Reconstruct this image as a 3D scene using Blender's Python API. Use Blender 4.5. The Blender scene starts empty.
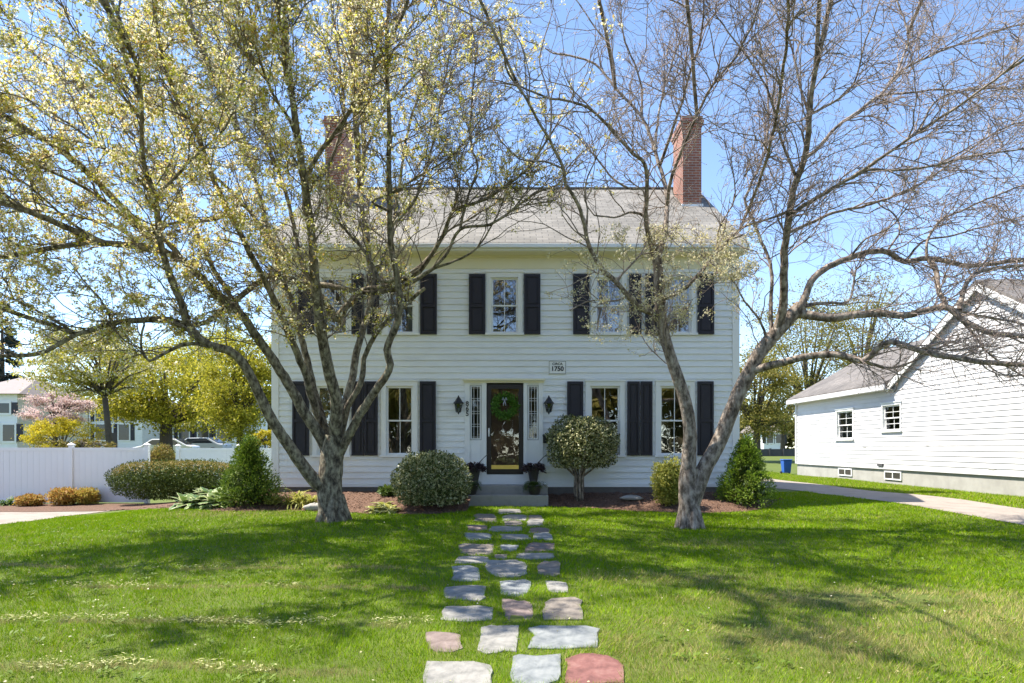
import bpy, math, random
import numpy as np
from mathutils import Vector

random.seed(7)
RNG = np.random.default_rng(11)
SC = bpy.context.scene
COL = SC.collection
R = math.radians

# ------------------------------------------------------------------ camera, sky, sun, exposure
CZ = 1.68           # camera height
FPX = 683.0         # focal length in pixels at 1024 wide
HOR = 447.0         # image row of the horizon
cam_d = bpy.data.cameras.new('camera')
cam_d.lens = 24.0; cam_d.sensor_width = 36.0
cam_d.shift_y = (HOR - 341.5) / 1024.0
cam_d.clip_start = 0.05; cam_d.clip_end = 2000
cam = bpy.data.objects.new('camera', cam_d); COL.objects.link(cam)
cam.location = (0, 0, CZ); cam.rotation_euler = (R(90), 0, 0)
SC.camera = cam

SUN_EL = R(58)
SUN_H = Vector((-0.98, 0.19, 0)).normalized()          # horizontal direction towards the sun
world = bpy.data.worlds.new('World'); SC.world = world; world.use_nodes = True
wn = world.node_tree.nodes; wl = world.node_tree.links
bg = wn['Background']
sky = wn.new('ShaderNodeTexSky'); sky.sky_type = 'NISHITA'; sky.sun_disc = False
sky.sun_elevation = SUN_EL; sky.sun_rotation = math.atan2(SUN_H.x, SUN_H.y)
sky.air_density = 0.72; sky.dust_density = 0.0; sky.ozone_density = 1.0; sky.altitude = 0
wl.new(sky.outputs[0], bg.inputs[0]); bg.inputs[1].default_value = 0.15
sun_d = bpy.data.lights.new('sun', 'SUN'); sun_d.energy = 4.9; sun_d.angle = R(0.45); sun_d.color = (1.0, 0.93, 0.81)
sun = bpy.data.objects.new('sun', sun_d); COL.objects.link(sun); sun.location = (-20, 20, 30)
to_sun = Vector((SUN_H.x*math.cos(SUN_EL), SUN_H.y*math.cos(SUN_EL), math.sin(SUN_EL)))
sun.rotation_euler = to_sun.to_track_quat('Z', 'Y').to_euler()
SC.view_settings.view_transform = 'Standard'; SC.view_settings.look = 'None'
SC.view_settings.exposure = 1.33; SC.view_settings.gamma = 1.0
SC.render.engine = 'CYCLES'
SC.cycles.max_bounces = 8; SC.cycles.transparent_max_bounces = 16
SC.cycles.use_denoising = True

# ------------------------------------------------------------------ terrain
def ss(a, b, v):
    t = np.clip((np.asarray(v, float) - a) / (b - a), 0, 1)
    return t*t*(3-2*t)

def terrain(x, y):
    z = 0.02*np.clip(y, -3, 16) + 0.75*ss(30, 60, y)
    near = 1 - ss(30, 60, y)
    z = z - 0.48*ss(-6.5, -12, x)*ss(6, 18, y)*near
    z = z + 0.10*ss(6.0, 9.0, x)*near + 0.03*ss(10.4, 12.4, x)*near
    z = z + 0.012*np.sin(x*1.3+.4)*np.cos(y*1.1) + 0.012*np.sin(x*.45+y*.6)
    return z

def ground_at(px, py, zf=terrain):
    f = lambda d: CZ - (py-HOR)/FPX*d - float(zf((px-512)/FPX*d, d))
    ds = np.arange(2, 120, .05); v = CZ-(py-HOR)/FPX*ds-zf((px-512)/FPX*ds, ds)
    j = int(np.argmax(v < 0)) if (v < 0).any() else len(ds)-1
    lo, hi = ds[max(j-1, 0)], ds[j]
    for _ in range(30):
        m = .5*(lo+hi)
        if f(m) > 0: lo = m
        else: hi = m
    d = .5*(lo+hi)
    x = (px-512)/FPX*d
    return Vector((x, d, float(zf(x, d))))

YF = 16.7                                     # the house front stands here
K = YF/FPX
_lb = [ground_at(a, b) for a, b in ((118, 508), (150, 510), (220, 512), (300, 511), (370, 514), (430, 515), (466, 512))]
_rb = [ground_at(a, b) for a, b in ((545, 507), (590, 508.5), (640, 512), (700, 514), (745, 512), (768, 508), (780, 499))]
def bed_front(x):
    if x < 0: return float(np.interp(x, [p.x for p in _lb], [p.y for p in _lb]))
    return float(np.interp(x, [p.x for p in _rb], [p.y for p in _rb]))
LBX, RBX = (_lb[0].x, -0.95), (_rb[0].x, _rb[-1].x)
_lbx = np.array([p.x for p in _lb]); _lby = np.array([p.y for p in _lb])
_rbx = np.array([p.x for p in _rb]); _rby = np.array([p.y for p in _rb])
def bed_fronts(x):
    x = np.asarray(x, float)
    return np.where(x < 0, np.interp(x, _lbx, _lby), np.interp(x, _rbx, _rby))
def in_bed(x, y):
    f = bed_fronts(x)
    l = (x > LBX[0]) & (x < LBX[1]) & (y > f) & (y < np.where(x > -5.9, 16.7, 19.3))
    r = (x > RBX[0]) & (x < RBX[1]) & (y > f) & (y < np.where(x < 5.6, 16.7, 17.2))
    return l | r
def surf(x, y):
    x = np.asarray(x, float); y = np.asarray(y, float)
    h = 0.02 + 0.24*ss(0, 1.6, y - bed_fronts(x))*ss(-9, -5, x)*(1-ss(5.4, 6.4, x))
    return terrain(x, y) + np.where(in_bed(x, y), h, 0)
def on_ground(px, py): return ground_at(px, py, surf)
def ray(px, py, d): return Vector(((px-512)/FPX*d, d, CZ-(py-HOR)/FPX*d))

# ------------------------------------------------------------------ materials
def new_mat(name):
    m = bpy.data.materials.new(name); m.use_nodes = True
    return m, m.node_tree.nodes, m.node_tree.links, m.node_tree.nodes['Principled BSDF']
def ramp(n, cols):
    r = n.new('ShaderNodeValToRGB'); e = r.color_ramp.elements
    while len(e) > 1: e.remove(e[-1])
    for i, c in enumerate(cols):
        pos = c[3] if len(c) > 3 else i/max(1, len(cols)-1)
        el = e[0] if i == 0 else e.new(pos)
        el.position = pos; el.color = (*c[:3], 1)
    return r
def surface(name, cols, scale=6, rough=.7, bump=0, bscale=40, metal=0, stretch=(1, 1, 1), detail=6, spec=.4):
    m, n, l, b = new_mat(name)
    tc = n.new('ShaderNodeTexCoord'); mp = n.new('ShaderNodeMapping'); mp.inputs['Scale'].default_value = stretch
    l.new(tc.outputs['Object'], mp.inputs[0])
    t = n.new('ShaderNodeTexNoise'); t.inputs['Scale'].default_value = scale; t.inputs['Detail'].default_value = detail
    t.inputs['Roughness'].default_value = .65
    l.new(mp.outputs[0], t.inputs['Vector'])
    r = ramp(n, cols); l.new(t.outputs['Fac'], r.inputs[0]); l.new(r.outputs[0], b.inputs['Base Color'])
    b.inputs['Roughness'].default_value = rough; b.inputs['Metallic'].default_value = metal
    b.inputs['Specular IOR Level'].default_value = spec
    if bump:
        t2 = n.new('ShaderNodeTexNoise'); t2.inputs['Scale'].default_value = bscale; t2.inputs['Detail'].default_value = 8
        l.new(mp.outputs[0], t2.inputs['Vector'])
        bp = n.new('ShaderNodeBump'); bp.inputs['Strength'].default_value = bump; bp.inputs['Distance'].default_value = .02
        l.new(t2.outputs['Fac'], bp.inputs['Height']); l.new(bp.outputs[0], b.inputs['Normal'])
    return m
def leafy(name, cols, trans=.35, rough=.55, attr=None, dry=None):
    m, n, l, b = new_mat(name)
    g = n.new('ShaderNodeNewGeometry')
    r = ramp(n, cols); l.new(g.outputs['Random Per Island'], r.inputs[0])
    col = r.outputs[0]
    if attr:
        a = n.new('ShaderNodeAttribute'); a.attribute_name = attr
        mx = n.new('ShaderNodeMix'); mx.data_type = 'RGBA'
        l.new(a.outputs['Fac'], mx.inputs[0]); l.new(col, mx.inputs[6])
        rd = ramp(n, dry); l.new(g.outputs['Random Per Island'], rd.inputs[0]); l.new(rd.outputs[0], mx.inputs[7])
        col = mx.outputs[2]
    l.new(col, b.inputs['Base Color']); b.inputs['Roughness'].default_value = rough
    b.inputs['Specular IOR Level'].default_value = .3 if not attr else .08
    tr = n.new('ShaderNodeBsdfTranslucent'); l.new(col, tr.inputs[0])
    mix = n.new('ShaderNodeMixShader'); mix.inputs[0].default_value = trans
    l.new(b.outputs[0], mix.inputs[1]); l.new(tr.outputs[0], mix.inputs[2])
    l.new(mix.outputs[0], n['Material Output'].inputs[0])
    return m
def brick(name, c1, c2, mortar, bw, bh, msize, plane='xz', rough=.85, bump=.3, noise=None):
    m, n, l, b = new_mat(name)
    tc = n.new('ShaderNodeTexCoord'); sp = n.new('ShaderNodeSeparateXYZ'); l.new(tc.outputs['Object'], sp.inputs[0])
    cb = n.new('ShaderNodeCombineXYZ')
    if plane == 'xz':
        ad = n.new('ShaderNodeMath'); l.new(sp.outputs[0], ad.inputs[0]); l.new(sp.outputs[1], ad.inputs[1])
        l.new(ad.outputs[0], cb.inputs[0]); l.new(sp.outputs[2], cb.inputs[1])
    elif plane == 'xy':
        l.new(sp.outputs[0], cb.inputs[0]); l.new(sp.outputs[1], cb.inputs[1])
    else:
        l.new(sp.outputs[1], cb.inputs[0]); l.new(sp.outputs[0], cb.inputs[1])
    t = n.new('ShaderNodeTexBrick'); l.new(cb.outputs[0], t.inputs['Vector'])
    t.inputs['Scale'].default_value = 1; t.inputs['Brick Width'].default_value = bw; t.inputs['Row Height'].default_value = bh
    t.inputs['Mortar Size'].default_value = msize; t.inputs['Mortar Smooth'].default_value = .2
    t.inputs['Color1'].default_value = (*c1, 1); t.inputs['Color2'].default_value = (*c2, 1); t.inputs['Mortar'].default_value = (*mortar, 1)
    ns = n.new('ShaderNodeTexNoise'); ns.inputs['Scale'].default_value = 1.1; ns.inputs['Detail'].default_value = 8
    l.new(tc.outputs['Object'], ns.inputs['Vector'])
    rr = ramp(n, [(.72, .72, .72, .3), (1.15, 1.15, 1.15, .7)]); l.new(ns.outputs['Fac'], rr.inputs[0])
    mx = n.new('ShaderNodeMix'); mx.data_type = 'RGBA'; mx.blend_type = 'MULTIPLY'; mx.inputs[0].default_value = 1
    l.new(t.outputs['Color'], mx.inputs[6]); l.new(rr.outputs[0], mx.inputs[7]); l.new(mx.outputs[2], b.inputs['Base Color'])
    b.inputs['Roughness'].default_value = rough
    bp = n.new('ShaderNodeBump'); bp.inputs['Strength'].default_value = bump; bp.inputs['Distance'].default_value = .01; bp.invert = True
    l.new(t.outputs['Fac'], bp.inputs['Height']); l.new(bp.outputs[0], b.inputs['Normal'])
    return m
def glass(name, fac=.28, tint=(.8, .84, .85)):
    m, n, l, b = new_mat(name); n.remove(b)
    t = n.new('ShaderNodeBsdfTransparent'); t.inputs[0].default_value = (*tint, 1)
    g = n.new('ShaderNodeBsdfGlossy'); g.inputs['Roughness'].default_value = .015; g.inputs[0].default_value = (.95, .97, 1, 1)
    ns = n.new('ShaderNodeTexNoise'); ns.inputs['Scale'].default_value = 2.2; ns.inputs['Detail'].default_value = 1
    tc = n.new('ShaderNodeTexCoord'); l.new(tc.outputs['Object'], ns.inputs['Vector'])
    bp = n.new('ShaderNodeBump'); bp.inputs['Strength'].default_value = .06; bp.inputs['Distance'].default_value = .05
    l.new(ns.outputs['Fac'], bp.inputs['Height']); l.new(bp.outputs[0], g.inputs['Normal'])
    lw = n.new('ShaderNodeFresnel'); lw.inputs[0].default_value = 1.5
    ad = n.new('ShaderNodeMath'); ad.operation = 'ADD'; ad.use_clamp = True; l.new(lw.outputs[0], ad.inputs[0]); ad.inputs[1].default_value = fac
    mx = n.new('ShaderNodeMixShader'); l.new(ad.outputs[0], mx.inputs[0]); l.new(t.outputs[0], mx.inputs[1]); l.new(g.outputs[0], mx.inputs[2])
    l.new(mx.outputs[0], n['Material Output'].inputs[0])
    return m

M = {}
M['siding'] = surface('white_siding', [(.70, .71, .72, .3), (.79, .80, .80, .55), (.74, .745, .745, .8)], scale=1.2, rough=.5, stretch=(1, 1, 4))
M['siding_old'] = surface('weathered_white_siding', [(.50, .49, .495, .25), (.60, .59, .60, .5), (.57, .56, .565, .8)], scale=1.1, rough=.55, stretch=(1, 1, 3))
M['trim'] = surface('white_trim', [(.76, .76, .75), (.82, .82, .81)], scale=3, rough=.45)
M['cream'] = surface('cream_trim', [(.74, .69, .50), (.80, .75, .57)], scale=3, rough=.5)
M['shutter'] = surface('black_shutter', [(.016, .014, .022), (.026, .023, .034)], scale=4, rough=.5)
M['roof'] = brick('grey_shingle', (.24, .226, .205), (.175, .166, .15), (.08, .076, .07), .30, .135, .008, 'xy', bump=.5)
M['roof_side'] = brick('brown_grey_shingle', (.17, .152, .14), (.13, .117, .108), (.075, .07, .066), .30, .135, .008, 'yx', bump=.5)
M['roof_far'] = surface('far_shingle', [(.22, .19, .18), (.30, .26, .25)], scale=2, rough=.9)
M['brick'] = brick('red_brick', (.33, .115, .065), (.24, .08, .05), (.36, .30, .26), .21, .072, .009, 'xz')
M['foundation'] = surface('grey_stone_foundation', [(.10, .09, .08), (.20, .18, .165)], scale=9, rough=.9, bump=.4, bscale=30)
M['concrete'] = surface('pale_concrete', [(.27, .26, .24, .25), (.37, .36, .335, .6), (.31, .30, .27, .85)], scale=2.0, rough=.9, bump=.15)
M['step'] = surface('weathered_granite', [(.17, .16, .145), (.30, .285, .26), (.22, .21, .20)], scale=5, rough=.85, bump=.2, bscale=60)
M['glass'] = glass('window_glass', .20, (.72, .76, .74))
M['glass_far'] = glass('far_glass', .02, (.42, .45, .45))
M['door'] = surface('black_brown_door', [(.018, .013, .012), (.028, .021, .019)], scale=5, rough=.35)
M['wood'] = surface('red_brown_wood', [(.11, .055, .035), (.20, .11, .075)], scale=3, rough=.5, stretch=(6, 6, .7))
M['brass'] = surface('polished_brass', [(.78, .55, .16), (.85, .63, .22)], scale=6, rough=.28, metal=1)
M['black'] = surface('black_iron', [(.012, .012, .013), (.022, .022, .023)], scale=20, rough=.45)
M['lead'] = surface('white_muntin', [(.72, .73, .73), (.8, .8, .8)], scale=5, rough=.5)
M['interior'] = surface('interior_plaster', [(.20, .19, .17), (.27, .255, .23)], scale=2, rough=.9)
M['curtain'] = surface('pale_curtain', [(.55, .60, .66), (.72, .76, .80)], scale=5, rough=.9, stretch=(8, 8, .3))
M['tan_curtain'] = surface('tan_curtain', [(.36, .30, .20), (.48, .41, .29)], scale=5, rough=.9, stretch=(8, 8, .3))
M['vinyl'] = surface('white_vinyl', [(.70, .705, .73), (.76, .765, .79)], scale=1.2, rough=.4)
M['lawn'] = surface('lawn_soil', [(.05, .07, .010), (.085, .115, .014), (.10, .11, .025)], scale=.9, rough=.95, bump=.3, bscale=30)  # darkened colour stands in for the shade between grass blades
M['mulch_bed'] = surface('mulch', [(.045, .026, .018, .3), (.15, .083, .055, .55), (.22, .135, .095, .75)], scale=28, rough=.95, bump=.8, bscale=60)
M['drive'] = surface('pale_driveway', [(.20, .165, .14, .3), (.275, .235, .20, .5), (.30, .26, .225, .75)], scale=2.2, rough=.9, bump=.15, bscale=90)
M['asphalt'] = surface('asphalt', [(.05, .05, .052), (.075, .074, .073)], scale=2, rough=.9)
M['bark_left'] = surface('grey_brown_bark', [(.03, .023, .016, .34), (.11, .088, .06, .45), (.25, .215, .15, .56), (.38, .34, .235, .68)], scale=13, rough=.9, bump=1.0, bscale=26, stretch=(1, 1, .5))
M['bark_right'] = surface('pinkish_grey_bark', [(.05, .037, .028, .34), (.15, .115, .09, .45), (.30, .245, .20, .56), (.42, .37, .31, .7)], scale=13, rough=.9, bump=1.0, bscale=26, stretch=(1, 1, .5))
M['twig_left'] = surface('grey_twig', [(.10, .08, .062), (.24, .195, .15)], scale=6, rough=.85)
M['twig_right'] = surface('pinkish_twig', [(.15, .115, .10), (.34, .27, .235)], scale=6, rough=.85)
M['bark'] = surface('dark_bark', [(.05, .04, .03), (.12, .10, .075)], scale=8, rough=.95)
M['blossom'] = leafy('cream_green_blossom', [(.44, .46, .04, 0), (.62, .58, .08, .3), (.75, .68, .30, .42), (.85, .80, .58, .58), (.88, .84, .70, .82), (.66, .44, .12, .93), (.52, .30, .09, 1)], trans=.5)
M['bud'] = leafy('pinkish_bud', [(.46, .30, .24), (.62, .46, .36), (.75, .62, .50), (.50, .44, .18)], trans=.3)
M['cream_flower'] = leafy('cream_flower', [(.50, .44, .18), (.72, .66, .42), (.80, .74, .58), (.45, .42, .14)], trans=.4)
M['grass'] = leafy('lawn_grass', [(.12, .245, .002, 0), (.19, .325, .003, .45), (.26, .375, .005, .8), (.33, .39, .012, 1)], trans=.28, attr='dry', dry=[(.42, .33, .14), (.50, .42, .22), (.33, .22, .10)])
M['boxwood'] = leafy('variegated_leaf', [(.04, .062, .012), (.08, .11, .022), (.17, .19, .06), (.40, .40, .19), (.56, .54, .31)], trans=.15, rough=.4)
M['topiary'] = leafy('variegated_topiary_leaf', [(.035, .05, .012), (.08, .10, .025), (.17, .18, .06), (.40, .39, .19), (.55, .52, .30)], trans=.15, rough=.4)
M['hedge_dark'] = leafy('dark_hedge_leaf', [(.034, .06, .010), (.07, .105, .016), (.12, .155, .024)], trans=.15)
M['hedge_new'] = leafy('bronze_new_leaf', [(.17, .16, .03), (.29, .24, .05), (.32, .21, .06), (.14, .16, .03)], trans=.25)
M['conifer_dark'] = leafy('dark_needles', [(.05, .10, .010), (.10, .17, .016), (.18, .26, .028), (.28, .34, .05)], trans=.15)
M['conifer_light'] = leafy('bright_needles', [(.075, .14, .012), (.14, .23, .02), (.22, .32, .03), (.30, .38, .05)], trans=.2)
M['hosta'] = leafy('hosta_leaf', [(.09, .16, .03), (.13, .21, .045), (.20, .26, .08)], trans=.3, rough=.4)
M['hosta_edge'] = leafy('pale_leaf_margin', [(.50, .54, .26), (.60, .62, .36)], trans=.3, rough=.4)
M['lime'] = leafy('lime_leaf', [(.22, .26, .04), (.36, .36, .06), (.45, .42, .10), (.14, .18, .03)], trans=.35)
M['orange_leaf'] = leafy('orange_leaf', [(.42, .19, .05), (.48, .30, .07), (.36, .30, .06), (.50, .24, .08)], trans=.35)
M['fern'] = leafy('fern_leaf', [(.04, .09, .015), (.09, .15, .025), (.13, .18, .03)], trans=.3)
M['plum'] = leafy('plum_leaf', [(.035, .022, .028), (.07, .045, .05), (.11, .08, .075)], trans=.15)
M['wreath'] = leafy('wreath_leaf', [(.05, .13, .015), (.09, .20, .025), (.15, .28, .04)], trans=.2)
M['ribbon'] = surface('pale_ribbon', [(.28, .32, .42), (.45, .48, .54)], scale=25, rough=.6)
M['clay'] = surface('dark_glazed_clay', [(.03, .026, .024), (.06, .052, .047)], scale=12, rough=.45)
M['rock'] = surface('pale_rock', [(.26, .25, .23), (.42, .40, .37)], scale=8, rough=.9, bump=.4)
M['tree_yellow'] = leafy('spring_yellow_leaf', [(.26, .26, .02), (.40, .37, .03), (.52, .46, .06), (.20, .22, .02)], trans=.5)
M['tree_olive'] = leafy('spring_olive_leaf', [(.15, .155, .028), (.25, .23, .04), (.36, .29, .075), (.12, .13, .025)], trans=.45)
M['dogwood_white'] = leafy('white_bract', [(.28, .27, .04), (.42, .38, .08), (.75, .72, .56), (.82, .79, .68), (.33, .29, .05)], trans=.4)
M['cherry'] = leafy('pink_blossom', [(.55, .38, .38), (.68, .52, .50), (.75, .64, .60), (.40, .26, .24)], trans=.4)
M['forsythia'] = leafy('yellow_flower', [(.52, .42, .02), (.62, .50, .03), (.36, .34, .03)], trans=.4)
M['spruce'] = leafy('spruce_needles', [(.020, .034, .024), (.04, .055, .04), (.06, .075, .055)], trans=.1)
M['blue_bin'] = surface('blue_plastic', [(.02, .09, .38), (.03, .12, .46)], scale=6, rough=.4)
M['car_white'] = surface('white_car_paint', [(.75, .76, .78), (.8, .81, .82)], scale=2, rough=.2)
M['car_grey'] = surface('silver_car_paint', [(.42, .44, .46), (.48, .5, .52)], scale=2, rough=.2)
M['tyre'] = surface('tyre_rubber', [(.015, .015, .015), (.03, .03, .03)], scale=10, rough=.8)
M['grey_wood'] = surface('dark_grey_fence_wood', [(.05, .05, .055), (.09, .09, .095)], scale=5, rough=.9)
STONE = {
    'blue-grey': surface('bluestone', [(.10, .115, .125, .3), (.20, .215, .22, .52), (.28, .29, .285, .75)], scale=7, rough=.8, bump=.35, bscale=22),
    'pale grey': surface('pale_flagstone', [(.13, .13, .122, .3), (.24, .232, .215, .52), (.32, .31, .285, .75)], scale=7, rough=.8, bump=.35, bscale=22),
    'tan': surface('tan_flagstone', [(.10, .085, .072, .3), (.20, .172, .145, .52), (.28, .245, .21, .75)], scale=7, rough=.8, bump=.35, bscale=22),
    'pinkish brown': surface('brown_flagstone', [(.11, .08, .07, .3), (.19, .145, .13, .52), (.26, .205, .185, .75)], scale=7, rough=.8, bump=.35, bscale=22),
    'red': surface('red_flagstone', [(.10, .042, .038, .3), (.20, .085, .075, .52), (.27, .15, .13, .75)], scale=7, rough=.8, bump=.35, bscale=22),
}

# ------------------------------------------------------------------ object helpers
OFF = {}
def tag(o, label=None, cat=None, group=None, kind=None):
    if label: o['label'] = label
    if cat: o['category'] = cat
    if group: o['group'] = group
    if kind: o['kind'] = kind
    return o
def thing(name, label, cat, loc, group=None):
    o = bpy.data.objects.new(name, None); COL.objects.link(o); o.location = loc; o.empty_display_size = .2
    OFF[o.name] = Vector(loc)
    return tag(o, label, cat, group)
def link(name, me, parent=None, loc=None, mats=()):
    """me has world coordinates already reduced by the offset"""
    o = bpy.data.objects.new(name, me); COL.objects.link(o)
    if parent is not None: o.parent = parent; OFF[o.name] = OFF[parent.name]
    else:
        OFF[o.name] = Vector(loc or (0, 0, 0)); o.location = OFF[o.name]
    for m in (mats if isinstance(mats, (list, tuple)) else [mats]): me.materials.append(m)
    return o
def offset_of(parent, loc):
    return OFF[parent.name] if parent is not None else Vector(loc or (0, 0, 0))
def np_mesh(name, V, F, mats, parent=None, loc=None, mi=None, smooth=False, attr=None):
    """V (n,3) world, F (m,k) all faces the same size"""
    off = np.array(offset_of(parent, loc))
    V = np.asarray(V, float) - off; F = np.asarray(F, int)
    me = bpy.data.meshes.new(name); k = F.shape[1]
    me.vertices.add(len(V)); me.vertices.foreach_set('co', V.astype(np.float32).ravel())
    me.loops.add(F.size); me.loops.foreach_set('vertex_index', F.astype(np.int32).ravel())
    me.polygons.add(len(F)); me.polygons.foreach_set('loop_start', np.arange(0, F.size, k, dtype=np.int32))
    if mi is not None: me.polygons.foreach_set('material_index', np.asarray(mi, np.int32))
    if smooth: me.polygons.foreach_set('use_smooth', np.ones(len(F), bool))
    if attr is not None:
        a = me.attributes.new(attr[0], 'FLOAT', 'POINT'); a.data.foreach_set('value', np.asarray(attr[1], np.float32))
    me.update(calc_edges=True)
    return link(name, me, parent, loc, mats)

class MB:
    def __init__(s): s.v = []; s.f = []; s.mi = []; s.sm = []
    def add(s, vs, fs, mi=0, smooth=False):
        b = len(s.v); s.v += [tuple(v) for v in vs]
        for f in fs: s.f.append([b+i for i in f]); s.mi.append(mi); s.sm.append(smooth)
    def box(s, x0, x1, y0, y1, z0, z1, mi=0):
        v = [(x, y, z) for z in (z0, z1) for y in (y0, y1) for x in (x0, x1)]
        s.add(v, [(0, 2, 3, 1), (4, 5, 7, 6), (0, 1, 5, 4), (2, 6, 7, 3), (0, 4, 6, 2), (1, 3, 7, 5)], mi)
    def obox(s, O, A, B, C, mi=0):
        """box from corner O along vectors A, B, C"""
        O, A, B, C = map(Vector, (O, A, B, C))
        v = [O + A*a + B*b + C*c for c in (0, 1) for b in (0, 1) for a in (0, 1)]
        s.add(v, [(0, 2, 3, 1), (4, 5, 7, 6), (0, 1, 5, 4), (2, 6, 7, 3), (0, 4, 6, 2), (1, 3, 7, 5)], mi)
    def prism(s, pts, vec, mi=0):
        n = len(pts); vec = Vector(vec); p = [Vector(q) for q in pts]
        s.add(p + [q+vec for q in p], [tuple(range(n))[::-1], tuple(range(n, 2*n))] + [(i, (i+1) % n, n+(i+1) % n, n+i) for i in range(n)], mi)
    def quad(s, a, b, c, d, mi=0): s.add([a, b, c, d], [(0, 1, 2, 3)], mi)
    def lathe(s, prof, c, n=16, mi=0, smooth=True):
        vs = []; c = Vector(c)
        for r, z in prof:
            for i in range(n):
                a = 2*math.pi*i/n; vs.append(c + Vector((r*math.cos(a), r*math.sin(a), z)))
        fs = [(j*n+i, j*n+(i+1) % n, (j+1)*n+(i+1) % n, (j+1)*n+i) for j in range(len(prof)-1) for i in range(n)]
        fs += [tuple(range(n))[::-1], tuple(range((len(prof)-1)*n, len(prof)*n))]
        s.add(vs, fs, mi, smooth)
    def tube(s, pts, rad, n=8, mi=0):
        pts = [Vector(p) for p in pts]; vs = []
        ref = Vector((.31, .87, .38))
        for i, p in enumerate(pts):
            t = (pts[min(i+1, len(pts)-1)] - pts[max(i-1, 0)]).normalized()
            u = t.cross(ref).normalized(); w = t.cross(u); r = rad[i] if isinstance(rad, (list, tuple)) else rad
            for k in range(n):
                a = 2*math.pi*k/n; vs.append(p + u*(r*math.cos(a)) + w*(r*math.sin(a)))
        fs = [(j*n+i, j*n+(i+1) % n, (j+1)*n+(i+1) % n, (j+1)*n+i) for j in range(len(pts)-1) for i in range(n)]
        fs += [tuple(range(n))[::-1], tuple(range((len(pts)-1)*n, len(pts)*n))]
        s.add(vs, fs, mi, True)
    def build(s, name, mats, parent=None, loc=None, bevel=0):
        off = offset_of(parent, loc)
        me = bpy.data.meshes.new(name)
        me.from_pydata([tuple(Vector(v)-off) for v in s.v], [], s.f)
        me.polygons.foreach_set('material_index', s.mi); me.polygons.foreach_set('use_smooth', s.sm)
        me.update()
        o = link(name, me, parent, loc, mats)
        if bevel:
            md = o.modifiers.new('bevel', 'BEVEL'); md.width = bevel; md.segments = 2; md.limit_method = 'ANGLE'
        return o

def copy_tree(o, parent=None):
    c = o.copy(); COL.objects.link(c)
    if parent is not None:
        c.parent = parent; c.matrix_parent_inverse = o.matrix_parent_inverse
    for ch in list(o.children): copy_tree(ch, c)
    return c

def unit(a): return a/np.maximum(np.linalg.norm(a, axis=-1, keepdims=True), 1e-9)
def leaf_arrays(P, D, N, L, W, fold=.2):
    D = unit(D); S = unit(np.cross(D, N)); N2 = np.cross(S, D)
    L = np.broadcast_to(np.asarray(L, float), (len(P),))[:, None]; W = np.broadcast_to(np.asarray(W, float), (len(P),))[:, None]
    V = np.stack([P, P + D*L*.55 + S*W*.5 + N2*W*fold, P + D*L, P + D*L*.55 - S*W*.5 + N2*W*fold], 1)
    return V.reshape(-1, 3)
def leaves(name, P, D, N, L, W, mats, parent=None, loc=None, mi=None, fold=.2):
    V = leaf_arrays(P, D, N, L, W, fold)
    return np_mesh(name, V, np.arange(len(V)).reshape(-1, 4), mats, parent, loc, mi)
def rand_dirs(n): return unit(RNG.normal(size=(n, 3)))

# ------------------------------------------------------------------ ground, drives, beds
def grid_sheet(name, xs, ys, zf, mat, kind='structure', keep=None, smooth=True):
    X, Y = np.meshgrid(xs, ys); V = np.stack([X, Y, zf(X, Y)], -1).reshape(-1, 3)
    nx, ny = len(xs), len(ys)
    i, j = np.meshgrid(np.arange(nx-1), np.arange(ny-1)); a = (j*nx+i).ravel()
    F = np.stack([a, a+1, a+nx+1, a+nx], 1)
    if keep is not None:
        c = V[F].mean(1); F = F[keep(c[:, 0], c[:, 1])]
    return tag(np_mesh(name, V, F, mat, smooth=smooth), kind=kind)
xs = np.concatenate([np.linspace(-160, -20, 30)[:-1], np.linspace(-20, 20, 161)[:-1], np.linspace(20, 160, 30)])
ys = np.concatenate([np.linspace(-80, 2, 24)[:-1], np.linspace(2, 32, 121)[:-1], np.linspace(32, 70, 30)[:-1], np.linspace(70, 400, 20)])
grid_sheet('ground', xs, ys, terrain, M['lawn'])
sheet = lambda dz: (lambda x, y: terrain(x, y) + dz)
def drive_l(y): return 8.1 + (21.5-np.asarray(y))*.085 + .03*np.sin(np.asarray(y)*.9)
def drive_r(y): return 10.1 + (27-np.asarray(y))*.045 + .03*np.sin(np.asarray(y)*.7+1)
def drive():
    n, m = 240, 14; U, Y = np.meshgrid(np.linspace(0, 1, m), np.linspace(-8, 40, n)); X = drive_l(Y)*(1-U)+drive_r(Y)*U
    V = np.stack([X, Y, terrain(X, Y)+.012], -1).reshape(-1, 3); i, j = np.meshgrid(np.arange(m-1), np.arange(n-1)); a = (j*m+i).ravel()
    tag(np_mesh('driveway', V, np.stack([a, a+1, a+m+1, a+m], 1), M['drive'], smooth=True), kind='structure')
drive()
_sd = [ground_at(a, b) for a, b in ((-60, 534), (0, 525), (60, 517), (100, 512.5), (128, 509))]
_sdy = np.array([p.y for p in _sd]); _sdx = np.array([p.x for p in _sd])
def left_drive_keep(x, y): return (x < np.interp(y, _sdy, _sdx)) & (y < _sdy[-1]+.1)
grid_sheet('side_driveway', np.linspace(-19, -9.5, 130), np.linspace(4, 20.0, 200), sheet(.012), M['drive'], keep=left_drive_keep)
grid_sheet('road', np.linspace(-90, 90, 60), np.linspace(-14, -6, 8), sheet(.012), M['asphalt'])
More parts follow.
